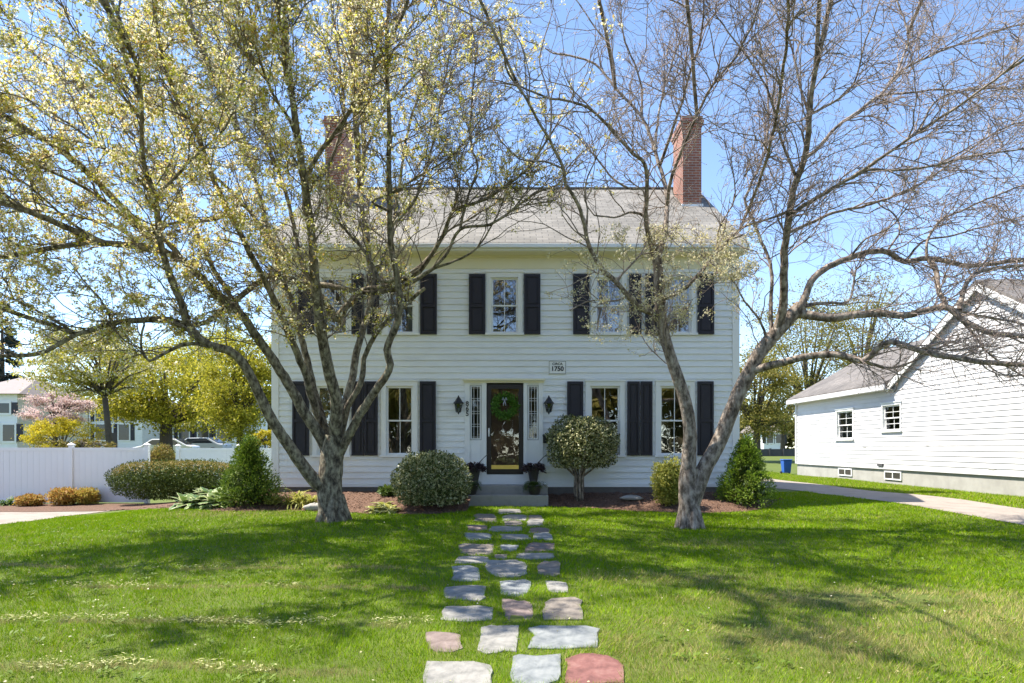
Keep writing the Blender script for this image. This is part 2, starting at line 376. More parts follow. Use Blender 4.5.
def bed(name, x0, x1, yb, n):
    us = np.linspace(0, 1, n); vs = np.linspace(0, 1, 24)
    U, Vv = np.meshgrid(us, vs); X = x0+(x1-x0)*U; F0 = bed_fronts(X)
    wob = .05*np.sin(X*7)+.04*np.sin(X*17+1)
    Y = (F0+.01+wob) + (yb(X)-F0-wob)*Vv
    Z = terrain(X, Y) + .012 + 0.24*ss(0, 1.6, Y-F0)*ss(-9, -5, X)*(1-ss(5.4, 6.4, X)) + .012*RNG.normal(size=X.shape)*(Vv > .05)
    V = np.stack([X, Y, Z], -1).reshape(-1, 3)
    i, j = np.meshgrid(np.arange(n-1), np.arange(23)); a = (j*n+i).ravel()
    tag(np_mesh(name, V, np.stack([a, a+1, a+n+1, a+n], 1), M['mulch_bed'], smooth=True), kind='structure')
bed('mulch_bed', LBX[0], LBX[1], lambda x: np.where(x > -5.9, 16.69, 19.3), 160)
bed('mulch_bed', RBX[0], RBX[1], lambda x: np.where(x < 5.6, 16.69, 17.2), 110)
grid_sheet('mulch_strip', np.linspace(-19, -9.6, 50), np.linspace(_sdy[-1]-.3, 21.95, 20), sheet(.02), M['mulch_bed'])
# loose mulch chips
def chips():
    n = 26000
    x = RNG.uniform(LBX[0], RBX[1], n); y = RNG.uniform(14, 17, n); k = in_bed(x, y); x, y = x[k], y[k]
    P = np.stack([x, y, surf(x, y)+RNG.uniform(-.012, .012, len(x))], 1)
    D = rand_dirs(len(P)); D[:, 2] *= .35
    leaves('mulch_chips', P, D, np.array([0, 0, 1.])+.5*RNG.normal(size=P.shape), RNG.uniform(.02, .07, len(P)), RNG.uniform(.008, .022, len(P)),
           leafy('mulch_chip', [(.07, .04, .028), (.18, .10, .068), (.27, .17, .12), (.11, .062, .043)], trans=0, rough=.9))
    tag(bpy.data.objects['mulch_chips'], kind='stuff')
chips()

# ------------------------------------------------------------------ stepping stones
STONES = [  # rows from the camera outwards: pixel boxes x0,x1,y0,y1 and colour
    [(425, 491, 662, 690, 'pale grey'), (511, 559, 657, 688, 'blue-grey'), (567, 622, 656, 687, 'red')],
    [(427, 462, 634, 652, 'pinkish brown'), (479, 518, 626.5, 653.5, 'pale grey'), (530, 600, 628, 649, 'blue-grey')],
    [(441.5, 491, 607, 622, 'pale grey'), (503, 532, 601, 621, 'pinkish brown'), (543, 582, 600, 621, 'tan')],
    [(444, 485, 587, 601, 'pale grey'), (500, 530, 581, 596, 'blue-grey'), (546, 567.5, 582, 592.5, 'pale grey')],
    [(452, 479, 567, 582, 'blue-grey'), (487, 526, 561, 577, 'pale grey'), (538, 560, 562, 576.5, 'tan')],
    [(456, 488.5, 557, 564, 'pale grey'), (495, 507, 555, 559.5, 'tan'), (516.5, 554, 553.5, 559.5, 'pale grey')],
    [(459, 492.5, 544.5, 555.5, 'tan'), (501, 518, 545.5, 551.5, 'blue-grey'), (526, 554, 543, 552, 'pinkish brown')],
    [(465.5, 491, 533.5, 540.5, 'blue-grey'), (500.5, 530, 535, 540.5, 'pale grey'), (534, 552, 533.5, 540.5, 'blue-grey')],
    [(467, 487, 525.5, 531, 'pinkish brown'), (490, 521, 527, 532, 'pale grey'), (528.5, 550, 528, 534, 'pinkish brown')],
    [(504, 522, 521.5, 526, 'tan'), (527, 543.5, 520, 526.5, 'pale grey')],
    [(474, 496.5, 514.5, 522.5, 'tan'), (503, 527, 515, 521, 'pale grey'), (528.5, 542, 516, 521, 'tan')],
    [(498, 520.5, 509.5, 514, 'pale grey')],
]
POLYS = []
ROWN = ['nearest the camera', 'second from the camera', 'third from the camera', 'fourth from the camera', 'fifth from the camera', 'sixth from the camera',
        'sixth from the front step', 'fifth from the front step', 'fourth from the front step', 'third from the front step', 'second from the front step', 'right at the front step']
def stones():
    for ri, row in enumerate(STONES):
        for si, (x0, x1, y0, y1, c) in enumerate(row):
            q = [ground_at(a, b) for a, b in ((x0, y1), (x1, y1), (x1, y0), (x0, y0))]
            poly = []
            ph = random.uniform(0, 6)
            for k in range(14):      # rounded, uneven rectangle
                a = 2*math.pi*(k+.5)/14 + random.uniform(-.12, .12)
                u, v = math.cos(a), math.sin(a); s = 1.09/max(abs(u), abs(v))**.90
                s *= random.uniform(.84, 1.06)*(1+.07*math.sin(2*a+ph)+.06*math.sin(3*a+2*ph))
                u = .5+.5*max(-1.08, min(1.08, u*s)); v = .5+.5*max(-1.08, min(1.08, v*s))
                p = (q[0]*(1-u)+q[1]*u)*(1-v) + (q[3]*(1-u)+q[2]*u)*v
                poly.append((p.x, p.y))
            POLYS.append(np.array(poly))
            cx = sum(p[0] for p in poly)/14; cy = sum(p[1] for p in poly)/14; zc = float(terrain(cx, cy))
            top = zc + .012 + random.uniform(-.004, .006); tx, ty = random.uniform(-.01, .01), random.uniform(-.008, .012)
            def zt(x, y): return top+(x-cx)*tx+(y-cy)*(ty+.02)
            rings = []
            for sc, dz in ((1.0, -.06), (1.0, -.006), (.985, 0), (.6, .001)):
                rings.append([(cx+(x-cx)*sc, cy+(y-cy)*sc, zt(x, y)+dz + random.uniform(-.003, .003)) for x, y in poly])
            vs = [v for r_ in rings for v in r_] + [(cx, cy, zt(cx, cy)+.001)]
            n = 14; fs = [(j*n+i, j*n+(i+1) % n, (j+1)*n+(i+1) % n, (j+1)*n+i) for j in range(3) for i in range(n)]
            fs += [(3*n+i, 3*n+(i+1) % n, 4*n) for i in range(n)]
            b = MB(); b.add(vs, fs)
            o = b.build('stepping_stone', STONE[c], loc=(cx, cy, zc))
            pos = '' if len(row) == 1 else (['left', 'right'] if len(row) == 2 else ['left', 'middle', 'right'])[si] + ' of its row, '
            tag(o, f'{c} walk stone, {pos}row {ROWN[ri]}', 'stepping stone', 'flat stones of the front walk')
stones()

# ------------------------------------------------------------------ house
def wx(px): return (px-512)*K
def wz(py): return CZ-(py-HOR)*K
HX0, HX1 = wx(273), wx(738)
HB = 25.1                                    # back of the house
Z_SID, Z_EAVE = wz(484.5), wz(252)
HY_MID = (YF+HB)/2
RISE = .655
def siding(b, O, U, N, u0, u1, z0, z1, openings=(), ex=.152, lip=.025, rake=None, mi=0):
    O, U, N = Vector(O), Vector(U), Vector(N)
    def P(u, z, o): return O + U*u + N*o + Vector((0, 0, z))
    zc = z0; cuts = sorted({round(v, 5) for op in openings for v in op[2:4]})
    while zc < z1-1e-4:
        ze = min(zc+ex, z1)
        bands = [zc] + [c for c in cuts if zc+1e-4 < c < ze-1e-4] + [ze]
        for za, zb in zip(bands[:-1], bands[1:]):
            a0, a1 = (u0, u1) if rake is None else rake(za)
            b0, b1 = (u0, u1) if rake is None else rake(zb)
            if a1-a0 < .02: continue
            segs = [(a0, a1, b0, b1)]
            for (o0, o1, q0, q1) in openings:
                if q0 < zb-1e-4 and q1 > za+1e-4:
                    ns = []
                    for (s0, s1, t0, t1) in segs:
                        if o1 <= s0 or o0 >= s1: ns.append((s0, s1, t0, t1)); continue
                        if o0 > s0: ns.append((s0, o0, t0, o0))
                        if o1 < s1: ns.append((o1, s1, o1, t1))
                    segs = ns
            oa = lip*(1-(za-zc)/ex)+.003; ob = lip*(1-(zb-zc)/ex)+.003
            for s0, s1, t0, t1 in segs:
                b.quad(P(s0, za, oa), P(s1, za, oa), P(t1, zb, ob), P(t0, zb, ob), mi)
                if za == zc: b.quad(P(s0, za, .003), P(s1, za, .003), P(s1, za, oa), P(s0, za, oa), mi)
        zc = ze

house = thing('colonial_house', 'white two-storey clapboard colonial house with black shutters and two brick chimneys', 'house', ((HX0+HX1)/2, YF, .4))
WINS = []   # sash openings x0,x1,z0,z1 and curtain kind
for (a, b_, y0, y1, c) in [(317, 345, 386, 455, 'tan'), (386, 413, 386, 455, 'dark'), (590, 620, 386, 455, 'dark'), (660, 690, 386, 455, 'dark'),
                       (322, 347, 277.5, 333, 'pale'), (388, 414, 277.5, 333, 'pale'), (491, 518, 277.5, 333, 'dark'), (595.5, 622, 277.5, 333, 'pale'), (666, 691.5, 277.5, 333, 'half')]:
    WINS.append((wx(a), wx(b_), wz(y1), wz(y0), c))
CAS = .115
DX0, DX1, DZ0, DZ1 = wx(464.5), wx(543.5), Z_SID, wz(379)
ops = [(a-CAS+.01, b_+CAS-.01, z0-.06, z1+CAS-.01) for a, b_, z0, z1, c in WINS] + [(DX0+.08, DX1-.08, Z_SID-.1, DZ1-.03)]
w = MB(); siding(w, (0, YF, 0), (1, 0, 0), (0, -1, 0), HX0, HX1, Z_SID, wz(268), ops); w.build('front_wall', M['siding'], house)
for side, X, n in (('l', HX0, (-1, 0, 0)), ('r', HX1, (1, 0, 0))):
    g = MB(); zr = Z_EAVE
    def rake(z):
        if z <= zr: return (YF, HB)
        t = (z-zr)/RISE; return (YF+t, HB-t)
    siding(g, (X, 0, 0), (0, 1, 0), n, YF, HB, Z_SID, Z_EAVE+RISE*(HB-YF)/2, (), rake=rake)
    g.build('gable_wall', M['siding'], house)
g = MB(); siding(g, (0, HB, 0), (1, 0, 0), (0, 1, 0), HX0, HX1, Z_SID, Z_EAVE, ()); g.build('rear_wall', M['siding'], house)
for x0, x1 in ((HX0-.03, HX0+.14), (HX1-.14, HX1+.03)):
    c = MB(); c.box(x0, x1, YF-.035, YF-.001, Z_SID-.02, wz(262)); c.build('corner_board', M['trim'], house)
    c = MB(); c.box(x0, x1, HB+.001, HB+.035, Z_SID-.02, Z_EAVE); c.build('corner_board', M['trim'], house)
c = MB(); c.box(HX0-.03, DX0-.02, YF-.032, YF, Z_SID-.06, Z_SID+.015); c.box(DX1+.02, HX1+.03, YF-.032, YF, Z_SID-.06, Z_SID+.015); c.build('water_table', M['trim'], house)
c = MB(); c.box(HX0+.01, HX1-.01, YF+.01, HB-.01, .05, Z_SID-.055); c.build('foundation', M['foundation'], house)
c = MB(); c.box(HX0-.02, HX1+.02, YF-.028, YF-.002, wz(269), wz(256.5)); c.box(HX0-.02, HX1+.02, YF-.06, YF-.03, wz(258), wz(255)); c.build('frieze', M['cream'], house)
c = MB(); c.box(HX0-.10, HX1+.10, YF-.40, YF-.002, wz(256), wz(255)+.03); c.build('soffit', M['cream'], house)
c = MB(); c.box(HX0-.11, HX1+.11, YF-.43, YF-.40, wz(255.5), wz(249)); c.box(HX0-.11, HX1+.11, YF-.52, YF-.431, wz(250.5)-.07, wz(249.5)); c.build('gutter', M['trim'], house, bevel=.01)
# roof: two slabs meeting at the ridge
ZE = wz(249.0)
def roof_slab(sgn):
    b = MB(); ye = HY_MID - sgn*(HY_MID-(YF-.46)); zr = ZE + RISE*(HY_MID-(YF-.46))
    prof = [(ye, ZE), (HY_MID, zr), (HY_MID, zr-.11), (ye, ZE-.075)]
    b.prism([(HX0-.12, y, z+.02) for y, z in prof], (HX1-HX0+.24, 0, 0)); return b
rf = roof_slab(1); b2 = roof_slab(-1); rf.add(b2.v, b2.f)
ZR = ZE + RISE*(HY_MID-(YF-.46))
rf.box(HX0-.12, HX1+.12, HY_MID-.12, HY_MID+.12, ZR-.02, ZR+.024)
roof = rf.build('roof', M['roof'], house)
for X in (HX0-.105, HX1+.075):
    rk = MB()
    for s in (1, -1):
        ye = HY_MID - s*(HY_MID-(YF-.44))
        rk.prism([(X, ye, ZE-.06), (X, HY_MID, ZR-.10), (X, HY_MID, ZR-.30), (X, ye, ZE-.22)], (.03, 0, 0))
    rk.build('rake_board', M['trim'], house)
for x0, x1 in ((wx(683)*1.147, wx(701.5)*1.147), (-5.24, -4.71)):
    ch = MB(); y0, y1 = 19.15, 20.3; zb = 6.9; zt = 11.0
    ch.box(x0, x1, y0, y1, zb, zt-.32)
    for i, (e, h) in enumerate(((.03, .08), (.06, .08), (.03, .12))):
        ch.box(x0-e, x1+e, y0-e, y1+e, zt-.32+.08*i+.001, zt-.32+.08*i+h)
    k = ch.build('chimney', M['brick'], roof)
    fl = MB(); fl.box(x0-.04, x1+.04, y0-.05, y1+.05, ZE+RISE*(y0-YF+.46)-.12, ZE+RISE*(y0-YF+.46)+.06); fl.build('flashing', M['lead'], roof)
    pot = MB(); pot.box(x0+.12, x1-.12, y0+.2, y1-.2, zt-.08, zt+.02); pot.build('flue', M['concrete'], roof)
# interior so the rooms are not see-through
c = MB(); c.box(HX0+.1, HX1-.1, YF+2.6, YF+2.65, .4, Z_EAVE-.05); c.box(HX0+.1, HX1-.1, YF+.15, YF+2.59, .72, .78); c.box(HX0+.1, HX1-.1, YF+.15, YF+2.59, 3.55, 3.75); c.box(HX0+.1, HX1-.1, YF+.1, YF+2.59, Z_EAVE-.12, Z_EAVE-.06)
for x in (-3.3, -1.1, 1.1, 3.3): c.box(x-.05, x+.05, YF+.2, YF+2.58, .79, 3.54); c.box(x-.05, x+.05, YF+.2, YF+2.58, 3.76, Z_EAVE-.13)
c.box(HX0+.12, HX0+.17, YF+.16, YF+2.58, .79, Z_EAVE-.13); c.box(HX1-.17, HX1-.12, YF+.16, YF+2.58, .79, Z_EAVE-.13)
c.build('interior_wall', M['interior'], house)

def make_window(parent, O, U, N, w_, h_, cas=CAS, cols=2, rows=1, curtain=None, sill=True, mt=None, gl=None):
    """double-hung window; O lower-left corner of the sash opening on the wall plane"""
    O, U, N = Vector(O), Vector(U), Vector(N); Z = Vector((0, 0, 1)); mt = mt or M['trim']; gl = gl or M['glass']
    def bx(b, u0, u1, z0, z1, n0, n1): b.obox(O+U*u0+Z*z0+N*n0, U*(u1-u0), N*(n1-n0), Z*(z1-z0))
    f = MB()
    bx(f, -cas, 0, 0, h_, -.01, .036); bx(f, w_, w_+cas, 0, h_, -.01, .036); bx(f, -cas, w_+cas, h_, h_+cas, -.01, .04)
    bx(f, -cas-.02, w_+cas+.02, h_+cas+.001, h_+cas+.03, -.01, .065)
    if sill: bx(f, -cas-.03, w_+cas+.03, -.055, -.001, -.01, .075)
    for u in (0, w_-.012): bx(f, u, u+.012, .001, h_-.001, -.12, -.011)
    bx(f, .012, w_-.012, h_-.012, h_-.001, -.12, -.011); bx(f, .012, w_-.012, 0, .012, -.12, -.011)
    win = f.build('window', mt, parent)
    st = .036; mid = h_*.5; p = MB()
    for nm, z0, z1, n in (('upper', mid-.02, h_-.012, -.035), ('lower', .012, mid+.02, -.07)):
        s = MB(); u0, u1 = .013, w_-.013
        bx(s, u0, u0+st, z0, z1, n-.03, n); bx(s, u1-st, u1, z0, z1, n-.03, n)
        bx(s, u0+st, u1-st, z0, z0+st, n-.03, n); bx(s, u0+st, u1-st, z1-st, z1, n-.03, n)
        for i in range(1, cols):
            u = u0+st+(u1-u0-2*st)*i/cols; bx(s, u-.008, u+.008, z0+st, z1-st, n-.026, n-.004)
        for i in range(1, rows):
            z = z0+st+(z1-z0-2*st)*i/rows; bx(s, u0+st, u1-st, z-.008, z+.008, n-.024, n-.006)
        s.build('sash', mt, win)
        a = O+Z*(z0+st)+U*(u0+st)+N*(n-.016); p.quad(a, a+U*(u1-u0-2*st), a+U*(u1-u0-2*st)+Z*(z1-z0-2*st), a+Z*(z1-z0-2*st))
    p.build('pane', gl, win)
    if curtain in ('pale', 'tan', 'half'):
        cb = MB(); n = 28
        rngs = [(.02, w_*.30), (w_*.70, w_-.02)] if curtain != 'half' else [(.02, w_-.02)]
        zl = .03 if curtain != 'half' else h_*.52
        for a0, a1 in rngs:
            pts = []
            for i in range(n):
                u = a0+(a1-a0)*i/(n-1); q = -.17+.02*math.sin(i*1.45)
                pts += [O+U*u+N*q+Z*zl, O+U*u+N*q+Z*(h_-.02)]
            cb.add(pts, [(2*i, 2*i+2, 2*i+3, 2*i+1) for i in range(n-1)])
        cb.build('curtain', M['tan_curtain'] if curtain == 'tan' else M['curtain'], win)
    return win
for a, b_, z0, z1, c_ in WINS:
    make_window(house, (a, YF, z0), (1, 0, 0), (0, -1, 0), b_-a, z1-z0, curtain=c_)

def shutter(x0, x1, z0, z1):
    b = MB(); y0, y1 = YF-.075, YF-.03; s = .05; zm = z0+(z1-z0)*.47
    b.box(x0, x0+s, y0, y1, z0, z1); b.box(x1-s, x1, y0, y1, z0, z1)
    for za, zb in ((z0, z0+.07), (zm-.03, zm+.03), (z1-.07, z1)): b.box(x0+s, x1-s, y0, y1, za, zb)
    for za, zb in ((z0+.07, zm-.03), (zm+.03, z1-.07)):
        b.box(x0+s, x1-s, y0+.028, y1, za, zb)
        m = .035
        b.prism([(x0+s+m, y0+.027, za+m), (x1-s-m, y0+.027, za+m), (x1-s-m, y0+.027, zb-m), (x0+s+m, y0+.027, zb-m)], (0, -.014, 0))
    b.build('shutter', M['shutter'], house)
for a, b_ in ((293, 309.5), (352, 364.3), (365, 378), (420, 436), (567, 583), (627, 639.3), (640.3, 652), (697, 713)): shutter(wx(a), wx(b_), wz(455.5), wz(381.5))
for a, b_ in ((298.5, 314.5), (352, 364), (367.5, 379.5), (420.5, 437), (469, 485.3), (524, 540.3), (573, 589.3), (629, 641), (645, 657), (697.3, 713.5)): shutter(wx(a), wx(b_), wz(334.5), wz(274.5))

# doorway
YD = YF-.05
d = MB()
for x0, x1 in ((465, 470), (481.5, 486.5), (523.5, 527.5), (538.5, 543)): d.box(wx(x0), wx(x1), YD, YF+.10, Z_SID-.03, wz(383))
for x0, x1 in ((470, 481.5), (527.5, 538.5)):
    d.box(wx(x0), wx(x1), YD+.02, YF+.10, Z_SID-.03, wz(440)); d.box(wx(x0)+.03, wx(x1)-.03, YD+.01, YD+.02, Z_SID+.12, wz(444)); d.box(wx(x0), wx(x1), YD+.02, YF+.1, wz(385), wz(383))
d.box(wx(486.5), wx(523.5), YD+.01, YF+.12, Z_SID-.03, wz(474.5))
d.build('door_surround', M['trim'], house)
d = MB(); d.box(wx(464), wx(544), YD-.03, YF+.02, wz(383), wz(381)); d.box(wx(463), wx(545), YD-.09, YF+.02, wz(381)+.001, wz(379)); d.build('door_cornice', M['cream'], house)
for x0, x1 in ((470.5, 481), (528, 538)):
    s = MB(); a0, a1, z0, z1 = wx(x0), wx(x1), wz(439.5), wz(385.5); y = YD+.035
    s.box(a0, a1, y, y+.04, z0, z0+.03); s.box(a0, a1, y, y+.04, z1-.03, z1); s.box(a0, a0+.03, y, y+.04, z0+.03, z1-.03); s.box(a1-.03, a1, y, y+.04, z0+.03, z1-.03)
    for i in (.27, .73): u = a0+.03+(a1-a0-.06)*i; s.box(u-.005, u+.005, y+.006, y+.03, z0+.03, z1-.03)
    n = 4
    for i in range(n+1):
        zz = z0+.03+(z1-z0-.06)*i/n
        for dz in (-.03, .03):
            if z0+.03 < zz+dz < z1-.03: s.box(a0+.03, a1-.03, y+.008, y+.028, zz+dz-.0045, zz+dz+.0045)
    sl = s.build('sidelight', M['lead'], house)
    p = MB(); p.quad((a0+.03, y+.02, z0+.03), (a1-.03, y+.02, z0+.03), (a1-.03, y+.02, z1-.03), (a0+.03, y+.02, z1-.03)); p.build('pane', M['glass_far'], sl)
a0, a1, z0, z1 = wx(487), wx(523), wz(474), wz(384.5); y = YD+.015
d = MB(); st = .105
d.box(a0, a0+st, y, y+.045, z0, z1); d.box(a1-st, a1, y, y+.045, z0, z1); d.box(a0+st, a1-st, y, y+.045, z1-.11, z1); d.box(a0+st, a1-st, y, y+.045, z0, z0+.12)
door = d.build('storm_door', M['door'], house)
p = MB(); p.quad((a0+st, y+.02, z0+.22), (a1-st, y+.02, z0+.22), (a1-st, y+.02, z1-.11), (a0+st, y+.02, z1-.11)); p.build('pane', glass('door_glass', .09, (.85, .83, .8)), door)
p = MB(); p.box(a0+st, a1-st, y+.012, y+.02, z0+.121, z0+.219); p.build('kick_plate', M['brass'], door)
p = MB(); p.box(a0+.03, a0+.065, y-.02, y-.001, z0+.92, z0+1.12); p.tube([(a0+.048, y-.02, z0+.95), (a0+.048, y-.06, z0+.97), (a0+.048, y-.06, z0+1.08), (a0+.048, y-.02, z0+1.1)], .009); p.build('handle', M['lead'], door)
inn = MB(); yy = y+.11; inn.box(a0, a1, yy, yy+.045, z0, z1)
for u0, u1, q0, q1 in ((.12, .47, .15, .75), (.53, .88, .15, .75), (.12, .47, .9, 1.95), (.53, .88, .9, 1.95)):
    inn.box(a0+(a1-a0)*u0, a0+(a1-a0)*u1, yy-.012, yy-.001, z0+q0, z0+q1)
inn.build('inner_door', M['wood'], house)
# granite steps
s = MB(); zt1 = wz(484.2)
s.box(wx(474), wx(546.5), 16.08, YF-.002, .1, zt1); s.build('upper_step', M['step'], house, bevel=.015)
s = MB(); s.box(wx(465)*.965, wx(547.5)*.965, 15.72, 16.078, .05, zt1-.2); s.build('lower_step', M['step'], house, bevel=.015)
LOWSTEP = zt1-.2

# wreath
c = Vector((wx(504.6), y-.035, wz(406)))
wr = thing('door_wreath', 'round green leaf wreath with a pale ribbon bow on the dark storm door', 'wreath', c)
n = 1500; a = RNG.uniform(0, 2*np.pi, n); rr = .23+.05*RNG.normal(size=n)
P = np.array(c) + np.stack([rr*np.cos(a), RNG.uniform(-.045, .01, n), rr*np.sin(a)], 1)
D = np.stack([np.cos(a+1.1), -.5+0*a, np.sin(a+1.1)], 1)+.6*RNG.normal(size=(n, 3)); D[:, 1] = -np.abs(D[:, 1])
leaves('greenery', P, D, np.array([0, -1., 0])+.5*RNG.normal(size=(n, 3)), .06, .028, M['wreath'], wr)
t = MB(); t.tube([c+Vector((.22*math.cos(q), .0, .22*math.sin(q))) for q in np.linspace(0, 6.2832, 33)], .018, 6); t.build('wire_ring', M['bark'], wr)
b = MB()
for sx in (-1, 1):
    b.tube([c+Vector((0, -.06, .14)), c+Vector((sx*.04, -.075, .19)), c+Vector((sx*.06, -.07, .15)), c+Vector((0, -.06, .13))], [.008, .016, .014, .007], 6)
    b.tube([c+Vector((0, -.065, .13)), c+Vector((sx*.02, -.07, .07)), c+Vector((sx*.03, -.065, .0))], [.007, .012, .010], 6)
b.build('bow', M['ribbon'], wr)

# wall lanterns
def lantern(px, label):
    o = Vector((wx(px), YF-.02, wz(405)))
    t = thing('wall_lantern', label, 'lantern', o, 'black lanterns beside the front door')
    b = MB(); b.box(o.x-.04, o.x+.04, o.y-.025, o.y, o.z-.08, o.z+.12); b.tube([o+Vector((0, -.02, .08)), o+Vector((0, -.09, .16)), o+Vector((0, -.15, .15))], .011, 6)
    b.build('bracket', M['black'], t)
    q = o+Vector((0, -.15, 0)); b = MB()
    b.lathe([(.012, .22), (.02, .19), (.05, .15), (.085, .09), (.125, .04), (.128, .025), (.10, .02)][::-1], q, 6, smooth=False)
    b.lathe([(.055, -.19), (.06, -.175), (.03, -.17)], q, 6, smooth=False); b.lathe([(.006, -.24), (.018, -.22), (.02, -.19)], q, 6)
    for k in range(6):
        an = 2*math.pi*k/6; e = Vector((math.cos(an), math.sin(an), 0)); b.tube([q+e*.058+Vector((0, 0, -.175)), q+e*.095+Vector((0, 0, .022))], .007, 5)
    b.build('cage', M['black'], t)
    b = MB(); b.lathe([(.05, -.168), (.086, .018)], q, 6, smooth=False); b.build('lamp_glass', M['glass_far'], t)
lantern(459, 'black carriage lantern on the clapboards left of the front door')
lantern(548.5, 'black carriage lantern on the clapboards right of the front door')

# plaque, house number, mailbox
def text_part(body, size, loc, mat, parent, name='lettering', ext=.003, bold=0):
    cu = bpy.data.curves.new(name, 'FONT'); cu.body = body; cu.size = size; cu.align_x = 'CENTER'; cu.align_y = 'CENTER'; cu.extrude = ext; cu.offset = bold
    o = bpy.data.objects.new('tmp', cu); COL.objects.link(o); bpy.context.view_layer.update()
    me = bpy.data.meshes.new_from_object(o.evaluated_get(bpy.context.evaluated_depsgraph_get())); bpy.data.objects.remove(o)
    for v in me.vertices: v.co = (v.co.x, -v.co.z, v.co.y)
    me.name = name; me.materials.clear()
    r = bpy.data.objects.new(name, me); COL.objects.link(r); me.materials.append(mat)
    if parent is not None:
        r.parent = parent; r.location = Vector(loc)-OFF[parent.name]
    else: r.location = loc
    OFF[r.name] = Vector(loc)
    return r
pc = Vector((wx(557.3), YF-.03, wz(367.6)))
pl = thing('date_plaque', 'white wall plaque reading CIRCA 1750 above and right of the front door', 'plaque', pc)
b = MB(); b.box(pc.x-.215, pc.x+.215, pc.y-.012, pc.y+.02, pc.z-.165, pc.z+.165); b.build('board', M['trim'], pl, bevel=.006)
b = MB()
for x0, x1, q0, q1 in ((-.205, .205, .147, .155), (-.205, .205, -.155, -.147), (-.205, -.197, -.147, .147), (.197, .205, -.147, .147)): b.box(pc.x+x0, pc.x+x1, pc.y-.016, pc.y-.0125, pc.z+q0, pc.z+q1)
b.build('border', M['black'], pl)
text_part('CIRCA', .085, pc+Vector((0, -.014, .085)), M['black'], pl, bold=.002)
text_part('1750', .155, pc+Vector((0, -.014, -.035)), M['black'], pl, bold=.005)
hn = thing('house_number', 'small black house number in stacked digits on the left door pilaster', 'house number', (wx(467.5), YD-.003, wz(409)))
for i, ch in enumerate('865'): text_part(ch, .16, (wx(467.4), YD-.004, wz(404+i*5.0)), M['black'], hn, 'digit', bold=.003)
mc = Vector((wx(548.5), YF-.02, wz(439)))
mbx = thing('mailbox', 'small black wall mailbox half hidden behind the ball topiary', 'mailbox', mc)
b = MB(); b.box(mc.x-.14, mc.x+.14, mc.y-.09, mc.y, mc.z-.10, mc.z+.07); b.build('box', M['black'], mbx, bevel=.008)
b = MB(); b.prism([(mc.x-.15, mc.y-.105, mc.z+.06), (mc.x-.15, mc.y-.105, mc.z+.075), (mc.x-.15, mc.y, mc.z+.12), (mc.x-.15, mc.y, mc.z+.105)], (.30, 0, 0)); b.build('lid', M['black'], mbx)

# ------------------------------------------------------------------ neighbour's house on the right
NX = 12.5
nb = thing('neighbour_house', 'long white clapboard cape house with low wing and pale concrete base by the driveway', 'house', (NX+3, 22, .4))
def ny(px): return NX*FPX/(px-512)
NE0, NE1 = 22.2, 30.0                      # wing from the main block back
NZ0 = .97; NZE = 3.78; NPK = (18.2, 5.98); NF = 14.2
wins = [((837.5, 853.5), 411, 439), ((883.5, 901), 405, 430.5)]
nops = []
for (p0, p1), ya, yb in wins:
    y1, y0 = ny(p0), ny(p1); dm = (y0+y1)/2
    nops.append((y0, y1, CZ-(yb-HOR)/FPX*dm, CZ-(ya-HOR)/FPX*dm))
b = MB()
siding(b, (NX, 0, 0), (0, 1, 0), (-1, 0, 0), NF, NE1, NZ0, NZE, [(a-.06, b_+.06, c-.05, d_+.06) for a, b_, c, d_ in nops], ex=.15, lip=.017)
slope = (NPK[1]-NZE)/(NE0-NPK[0])
siding(b, (NX, 0, 0), (0, 1, 0), (-1, 0, 0), NF, NE0, NZE, NPK[1], (), ex=.15, lip=.017, rake=lambda z: (NPK[0]-(NPK[1]-z)/slope, NPK[0]+(NPK[1]-z)/slope))
siding(b, (NX, NF, 0), (1, 0, 0), (0, -1, 0), 0, 9, NZ0, NZE, (), ex=.15); siding(b, (NX, NE1, 0), (1, 0, 0), (0, 1, 0), 0, 6, NZ0, NZE+.02, (), ex=.15)
b.build('siding_wall', M['siding_old'], nb)
b = MB(); b.box(NX-.05, NX-.002, NE1-.11, NE1+.03, NZ0-.01, NZE); b.box(NX-.03, NX-.001, NF, NE1, NZ0-.03, NZ0+.02); b.build('corner_board', M['siding_old'], nb)
b = MB(); b.box(NX+.03, NX+9, NF+.05, NE0, .0, NZ0-.01); b.box(NX+.03, NX+6, NE0, NE1-.02, .0, NZ0-.01); b.build('foundation', M['concrete'], nb)
# main block gable roof (ridge runs away to the right) and the wing roof (ridge parallel to the wall)
b = MB(); t = .1
for s in (1, -1):
    e = NPK[0]+s*(NPK[0]-NF+.35); ze = NPK[1]-slope*abs(e-NPK[0])
    b.prism([(NX-.14, e, ze+.05), (NX-.14, NPK[0], NPK[1]+.05), (NX-.14, NPK[0], NPK[1]+.17), (NX-.14, e, ze+.17)], (9.5, 0, 0))
nroof = b.build('main_roof', M['roof_side'], nb)
b = MB()
for s in (1, -1):
    e = NPK[0]+s*(NPK[0]-NF+.33); ze = NPK[1]-slope*abs(e-NPK[0])
    b.prism([(NX-.16, e, ze-.12), (NX-.16, NPK[0], NPK[1]-.12), (NX-.16, NPK[0], NPK[1]+.08), (NX-.16, e, ze+.08)], (.035, 0, 0))
b.build('rake_board', M['trim'], nb)
b = MB(); wr_ = 3.4; wsl = .56
for s in (1, -1):
    xe = NX+wr_ - s*(wr_+.30); ze = NZE+.06-.30*wsl
    b.prism([(xe, NE0+.25, ze), (NX+wr_, NE0+.25, NZE+.06+wr_*wsl), (NX+wr_, NE0+.25, NZE+.17+wr_*wsl), (xe, NE0+.25, ze+.11)], (0, NE1+.28-NE0-.25, 0))
